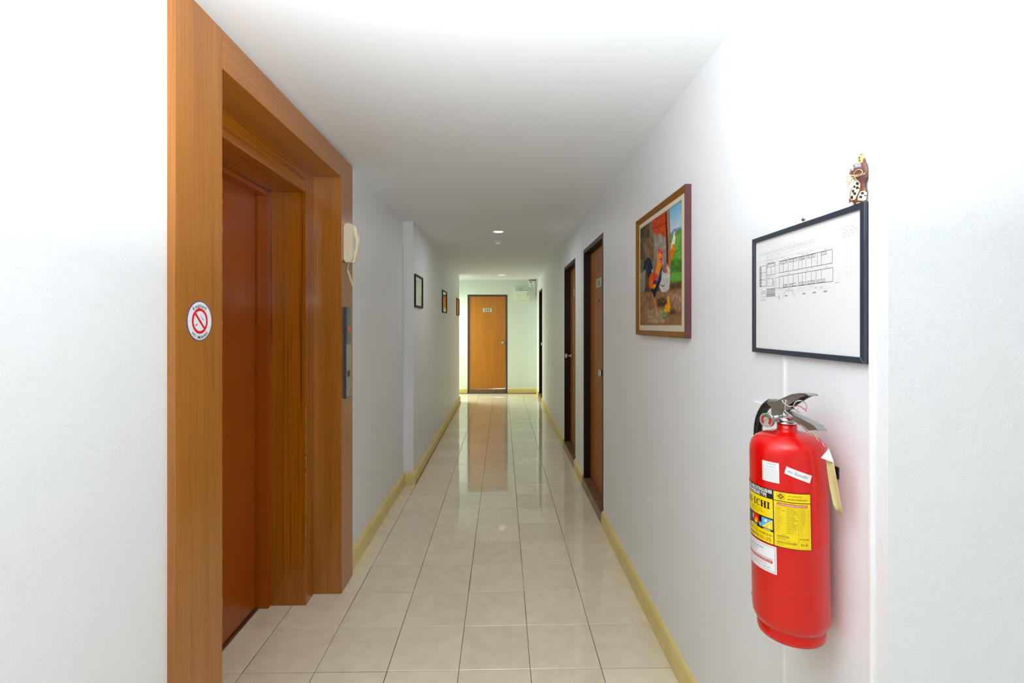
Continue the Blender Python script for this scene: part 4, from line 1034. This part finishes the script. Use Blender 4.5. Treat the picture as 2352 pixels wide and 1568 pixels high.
def serif(ch, u, v, h, w_):
    """slab serif capitals built from strokes, as on the label"""
    s = h*.20; b = lambda a, c, e, f_: D.rect(u+a*w_, v+c*h/1000, u+e*w_, v+f_*h/1000, 1, 2, 3)
    if ch == 'I': b(.26, 0, .74, 1); b(.04, 0, .96, .10); b(.08, .90, .92, 1)
    if ch == 'H':
        b(.09, 0, .37, 1); b(.63, 0, .91, 1); b(.3, .45, .7, .56)
        for q in (0, .56): b(q, 0, q+.44, .09); b(q, .91, q+.44, 1)
    if ch == 'C':
        pts = [(a, (.5+.5*math.cos(R(a)), .5+.5*math.sin(R(a)))) for a in range(48, 313, 12)]
        for i in range(len(pts)-1):
            a0, a1 = pts[i][0], pts[i+1][0]; q = lambda a, rx, ry: (u+w_*(.52+rx*math.cos(R(a))), v+h/1000*(.5+ry*math.sin(R(a))))
            D.poly([q(a0, .5, .5), q(a1, .5, .5), q(a1, .22, .40), q(a0, .22, .40)], 1, 2)
        b(.82, .66, .90, 1)
    if ch == 'A':
        D.poly([(u+.02*w_, v), (u+.16*w_, v), (u+.54*w_, v+h/1000), (u+.44*w_, v+h/1000)], 1, 2); D.poly([(u+.66*w_, v), (u+.94*w_, v), (u+.62*w_, v+h/1000), (u+.44*w_, v+h/1000)], 1, 2); b(.25, .3, .75, .38); b(-.05, 0, .28, .06); b(.58, 0, 1.04, .06)
    if ch == '-': b(.1, .38, .9, .52)
    if ch == 'D': b(.1, 0, .36, 1); b(0, 0, .5, .09); b(0, .91, .5, 1); [D.poly([(u+w_*(.4+.5*math.cos(R(a))), v+h/1000*(.5+.5*math.sin(R(a)))), (u+w_*(.4+.5*math.cos(R(a+15))), v+h/1000*(.5+.5*math.sin(R(a+15)))), (u+w_*(.4+.26*math.cos(R(a+15))), v+h/1000*(.5+.4*math.sin(R(a+15)))), (u+w_*(.4+.26*math.cos(R(a))), v+h/1000*(.5+.4*math.sin(R(a))))], 1, 2) for a in range(-90, 90, 15)]
LH = 14.5; vB = 1.0520
for ch, u, w_ in (('D', -90, 12), ('A', -77.5, 12.5), ('I', -65, 7), ('-', -57.2, 5.4), ('I', -50.5, 7), ('C', -42, 11.5), ('H', -29.3, 14.4), ('I', -14, 7)): serif(ch, u, vB, LH, w_)
T('FIRE MODEL A 10', -62, 1.0455, 3.6, 5, width=36); T('Type and Pressurised', -62, 1.0405, 3.4, 5, width=40); T('CAP. 10 LBS', -54, 1.0360, 3.4, 5, width=20)
# pictogram band
D.rect(-57, 1.0120, -34, 1.0312, 2, 1, 8); D.poly([(-50, 1.0105), (-40, 1.0105), (-38, 1.018), (-41, 1.026), (-44, 1.019), (-47, 1.024)], 6, 2); D.poly([(-47, 1.0110), (-42, 1.0110), (-41, 1.016), (-44, 1.020)], 0, 3)
D.ring(-55, 1.022, 0, 3, 3, 2, 12) if False else D.poly([(-57, 1.019), (-53.5, 1.018), (-53, 1.026), (-56, 1.028)], 3, 2)
D.poly([(-34.5, 1.0100), (-31, 1.0072), (-27.5, 1.0100), (-27, 1.0150), (-31, 1.0185), (-34.5, 1.0150)], 4, 2)
def strips(u0, u1, lo0, lo1, hi0, hi1, mi, lay=2, n=8):
    for i in range(n):
        a, b = i/n, (i+1)/n; f_ = lambda p, q, t: p+(q-p)*t
        D.poly([(f_(u0, u1, a), f_(lo0, lo1, a)), (f_(u0, u1, b), f_(lo0, lo1, b)), (f_(u0, u1, b), f_(hi0, hi1, b)), (f_(u0, u1, a), f_(hi0, hi1, a))], mi, lay)
strips(-27, -3, 1.0100, 1.0296, 1.0305, 1.0300, 4); strips(-26, -2, 1.0088, 1.0088, 1.0089, 1.0288, 0); D.line((-27, 1.0090), (-2.2, 1.0295), .0012, 3, 3) if False else None
strips(-26.6, -2.2, 1.0086, 1.0284, 1.0100, 1.0298, 3, 3)
D.poly([(-21, 1.022), (-15, 1.0215), (-14, 1.027), (-19, 1.0275)], 3, 3); D.poly([(-11, 1.012), (-6.5, 1.012), (-7, 1.018), (-9, 1.0185)], 3, 3)
D.rect(-62, 1.0060, -40, 1.0078, 3, 2, 4); D.rect(-23, 1.0056, -7, 1.0072, 3, 2, 3); D.rect(-84, 1.0080, -62, 1.030, 8, 1, 6)
T('รับประกัน', -84, .9952, 9, 5, width=28); T('5 ปี', -52, .9930, 11.5, 5, width=12, bold=.02); T('อายุการใช้ 20 บาท', -37, .9938, 6.5, 5, width=33, bold=.01)
T('FIREGUARD MARKETING CO., LTD.' if False else 'MARKETING CO., LTD.', -69, .9828, 9.5, 5, width=64, bold=.012)
# right panel
D.rect(.9, .9787, L1-1.4, 1.0742, 0, 1, 36); D.rect(.9, 1.0757, L1-1.4, 1.0942, 0, 1, 36)
D.ring(15, 1.085, 0, 0, 0, 1, 3)
def ring_mm(cx, cy, r0, r1, mi, n=28, a0=0, a1=360):
    for i in range(n):
        a, b = R(a0+(a1-a0)*i/n), R(a0+(a1-a0)*(i+1)/n)
        D.poly([(cx+r0*math.cos(a), cy+r0*math.sin(a)/1000), (cx+r0*math.cos(b), cy+r0*math.sin(b)/1000), (cx+r1*math.cos(b), cy+r1*math.sin(b)/1000), (cx+r1*math.cos(a), cy+r1*math.sin(a)/1000)], mi, 2)
def seg(a, b, w_, mi, lay=2):
    dx, dy = b[0]-a[0], (b[1]-a[1])*1000; l = math.hypot(dx, dy) or 1; nx, ny = -dy/l*w_/2, dx/l*w_/2/1000
    n = max(1, int(abs(dx)/6))
    for i in range(n):
        p = (a[0]+(b[0]-a[0])*i/n, a[1]+(b[1]-a[1])*i/n); q = (a[0]+(b[0]-a[0])*(i+1)/n, a[1]+(b[1]-a[1])*(i+1)/n)
        D.poly([(p[0]+nx, p[1]+ny), (q[0]+nx, q[1]+ny), (q[0]-nx, q[1]-ny), (p[0]-nx, p[1]-ny)], mi, lay)
ec = (14.5, 1.0852); ring_mm(*ec, 7.4, 8.0, 5)
for a, b in (((-5.4, 0), (0, 5.4)), ((0, 5.4), (5.4, 0)), ((5.4, 0), (0, -5.4)), ((0, -5.4), (-5.4, 0))): seg((ec[0]+a[0], ec[1]+a[1]/1000), (ec[0]+b[0], ec[1]+b[1]/1000), 1.5, 5)
seg((ec[0]-5, ec[1]), (ec[0]+5, ec[1]), .9, 5); seg((ec[0], ec[1]-.005), (ec[0], ec[1]+.005), .9, 5); ring_mm(*ec, 2.6, 3.3, 5, 16)
T('มอก. 332-2537', 27.5, 1.0868, 4.6, 5, width=26); T('ผงเคมี-แห้งดับเพลิง', 27.5, 1.0800, 5.0, 5, width=36, bold=.01)
D.rect(7, 1.0660, 63.5, 1.0715, 2, 2, 28); T('รายละเอียดเครื่องดับเพลิง SPECIFICATION', 8.5, 1.0672, 4.4, 3, 3, width=53, bold=.02)
tops = [1.0635-.00455*k for k in range(13)]
for z_ in tops: seg((4, z_), (66.5, z_), .22, 5)
for u_, za, zb in ((4, .9815, tops[0]), (66.5, .9815, tops[0]), (46, .9815, tops[0])): seg((u_, za), (u_, zb), .25, 5)
rowsT = [('Weight', 'WITH & BODY', '4.5 KG'), ('Total Length', 'OVER A NUMBER', '4.5 KG'), ('Height', 'BODY HIGH STEEL', '50.0 CM'), ('Type', 'MODEL CASE', '5.5 CM'), ('Pressure', 'WALL NUMBER', '1.5 MM'), ('Content', 'WORKING PRESSURE', '195 PSI'),
         ('Charge', 'DRY POWDER', '10 LBS'), ('Cylinder', 'GAS & PROPELLANT', '2.5 L'), ('Spray', 'GAS & NUMBER', '1.2'), ('Hose', 'NOZZLE LENGTH', '20'), ('Seal', 'WORK OFF', '1'), ('Test', 'YEARS NO', '2')]
for k, (a, b, c_) in enumerate(rowsT):
    z_ = tops[k]-.0036; T(a, 6, z_, 3.0, 5, res=1); T(b, 25, z_, 3.0, 5, res=1, width=min(19, len(b)*1.35)); T(c_, 50, z_, 3.0, 5, res=1)
T('ระยะฉีดไกล', 6.5, .9990, 8.0, 5, width=22, bold=.012); T('EFFECTIVE RANGE', 6.5, .9952, 3.0, 5, width=17, res=1); T('6-10 เมตร M', 47.5, .9985, 6.0, 5, width=17, bold=.01)
seg((4, .9942), (66.5, .9942), .25, 5); seg((4, .9815), (66.5, .9815), .25, 5)
T('สมรรถนะดับเพลิง', 6.5, .9866, 7.6, 5, width=36, bold=.012); T('FIRE RATING', 6.5, .9828, 3.0, 5, width=13, res=1); T('2A-2B', 49.5, .9864, 7.4, 5, width=14, bold=.01)
D.build('main_label', mats, ex, label='yellow and black maker label wrapped round the middle')
# scuffs at the label's lower edge are left as they are; white service label below it
D = Decal(on_cyl(0))
D.rect(-96, .9155, 4.5, .9745, 3, .3, 50)
def bord(u0, v0, u1, v1, w_, mi):
    seg((u0, v0), (u1, v0), w_, mi, 1.2); seg((u0, v1), (u1, v1), w_, mi, 1.2); seg((u0, v0), (u0, v1), w_, mi, 1.2); seg((u1, v0), (u1, v1), w_, mi, 1.2)
bord(-94, .9185, 2, .9715, .5, 2); bord(-92, .9205, .8, .9695, .25, 7)
T('บริการเติมเครื่องดับเพลิง', -70, .9615, 5.6, 7, width=46); T('จำหน่ายถังดับเพลิง', -78, .9565, 4.2, 7, width=40); T('และบรรจุน้ำยา', -78, .9510, 4.2, 7, width=36)
T('อุปกรณ์ดับเพลิงทุกชนิด ติดต่อบริษัท เคมีดับเพลิง', -84, .9430, 4.4, 7, width=80); D.rect(-84, .9360, -4, .9415, 2, 1.5, 40); T('ห้ามฉีดเข้าหาผู้คน และตรวจสอบก่อนใช้ทุกครั้ง', -82, .9372, 4.0, 3, 2.4, width=76, bold=.01)
T('โทรศัพท์ ศูนย์บริการ', -76, .9300, 3.8, 7, width=60); T('โทร 02-0000-000 แฟกซ์' if False else 'ติดต่อศูนย์บริการลูกค้า', -78, .9240, 3.8, 7, width=70)
D.build('service_label', mats, ex, label='white label with red border below the yellow one')
D = Decal(on_cyl(0))
D.rect(-23, 1.1115, 12.5, 1.1545, 3, .3, 14)
T('ตรวจสอบ', -13, 1.1490, 3.6, 7, width=20); T('วัน เดือน ปี', -13, 1.1430, 3.4, 7, width=18)
for k in range(9): seg((-19+k*3.6, 1.1140), (-19+k*3.6, 1.1390), .18, 7, 1)
for k in range(8): seg((-19, 1.1140+k*.0035), (10, 1.1140+k*.0035), .18, 7, 1)
D.build('inspection_sticker', mats, ex, label='small white gridded sticker')
D = Decal(on_cyl(0))
pa = [(26, 1.1505), (74, 1.1330), (69.3, 1.1172), (22, 1.1352)]
n_ = 10
for i in range(n_):
    l_ = lambda p, q, t: (p[0]+(q[0]-p[0])*t, p[1]+(q[1]-p[1])*t)
    D.poly([l_(pa[3], pa[2], i/n_), l_(pa[3], pa[2], (i+1)/n_), l_(pa[0], pa[1], (i+1)/n_), l_(pa[0], pa[1], i/n_)], 3, .3)
vs, fs = text_mesh('พว. ชั้นบนตึก', 7, bold=-.02)
x0 = min(p[0] for p in vs); x1 = max(p[0] for p in vs); kx = 38/(x1-x0); ca_, sa_ = math.cos(R(-19)), math.sin(R(-19))
D.mb.add([D.fn(28+(x-x0)*kx*ca_-y_*sa_, 1.1385+((x-x0)*kx*sa_+y_*ca_)/1000, 1.5) for x, y_ in vs], fs, 7)
D.build('handwritten_sticker', mats, ex, label='slanting white sticker with handwriting')
ex.rotation_euler = (0, R(-1.1), 0)

# paper tag
TAGM = M('manila_card', (214, 200, 140), .7); TAGW = M('tag_white', (240, 240, 236), .6)
tg = empty('paper_tag', Q(1902, 1030, .670), category='tag', label='cream paper tag on red and white string at the extinguisher shoulder')
a_, b_, c_ = Q(1903, 1030, .670), Q(1885, 1051, .655), Q(1914.5, 1062, .673)
MB().prism([(0, 0), (1, 0), (0, 1)], lambda u, v, dd: tuple(a_[i]+(b_[i]-a_[i])*u+(c_[i]-a_[i])*v+(.0008*dd if i == 0 else 0) for i in range(3)), 0, 1).build('folded_corner', TAGW, tg)
Lp = [Q(1897, 1056, .668), Q(1900, 1085, .672), Q(1905, 1120, .677), Q(1913, 1158, .682), Q(1919, 1170, .684)]
Mp = [Q(1906, 1059, .675), Q(1911, 1090, .682), Q(1917, 1125, .689), Q(1923, 1160, .694), Q(1928, 1177, .695)]
Rp = [Q(1914.5, 1061, .672), Q(1920, 1090, .677), Q(1926, 1125, .682), Q(1932, 1160, .687), Q(1937, 1185.5, .690)]
vs = []
for (p, q, r) in zip(Lp, Mp, Rp):
    for t in range(5):
        t = t/4; vs.append(tuple((1-t)**2*p[i]+2*t*(1-t)*q[i]+t*t*r[i] for i in range(3)))
fs = [(i*5+k, i*5+k+1, i*5+k+6, i*5+k+5) for i in range(4) for k in range(4)]
sh = MB().add(vs, fs, 0, True).build('card', TAGM, tg); md = sh.modifiers.new('s', 'SOLIDIFY'); md.thickness = .0006

# wall bracket
br = empty('extinguisher_bracket', (XR, 1.07, 1.11), category='bracket', label='black metal hook bracket on the wall behind the fire extinguisher')
MB().box(XR-.004, XR, 1.040, 1.115, 1.112, 1.138, bev=.001).box(XR-.022, XR-.003, 1.06, 1.095, 1.112, 1.142, bev=.001).build('strap', BLACKM, br)
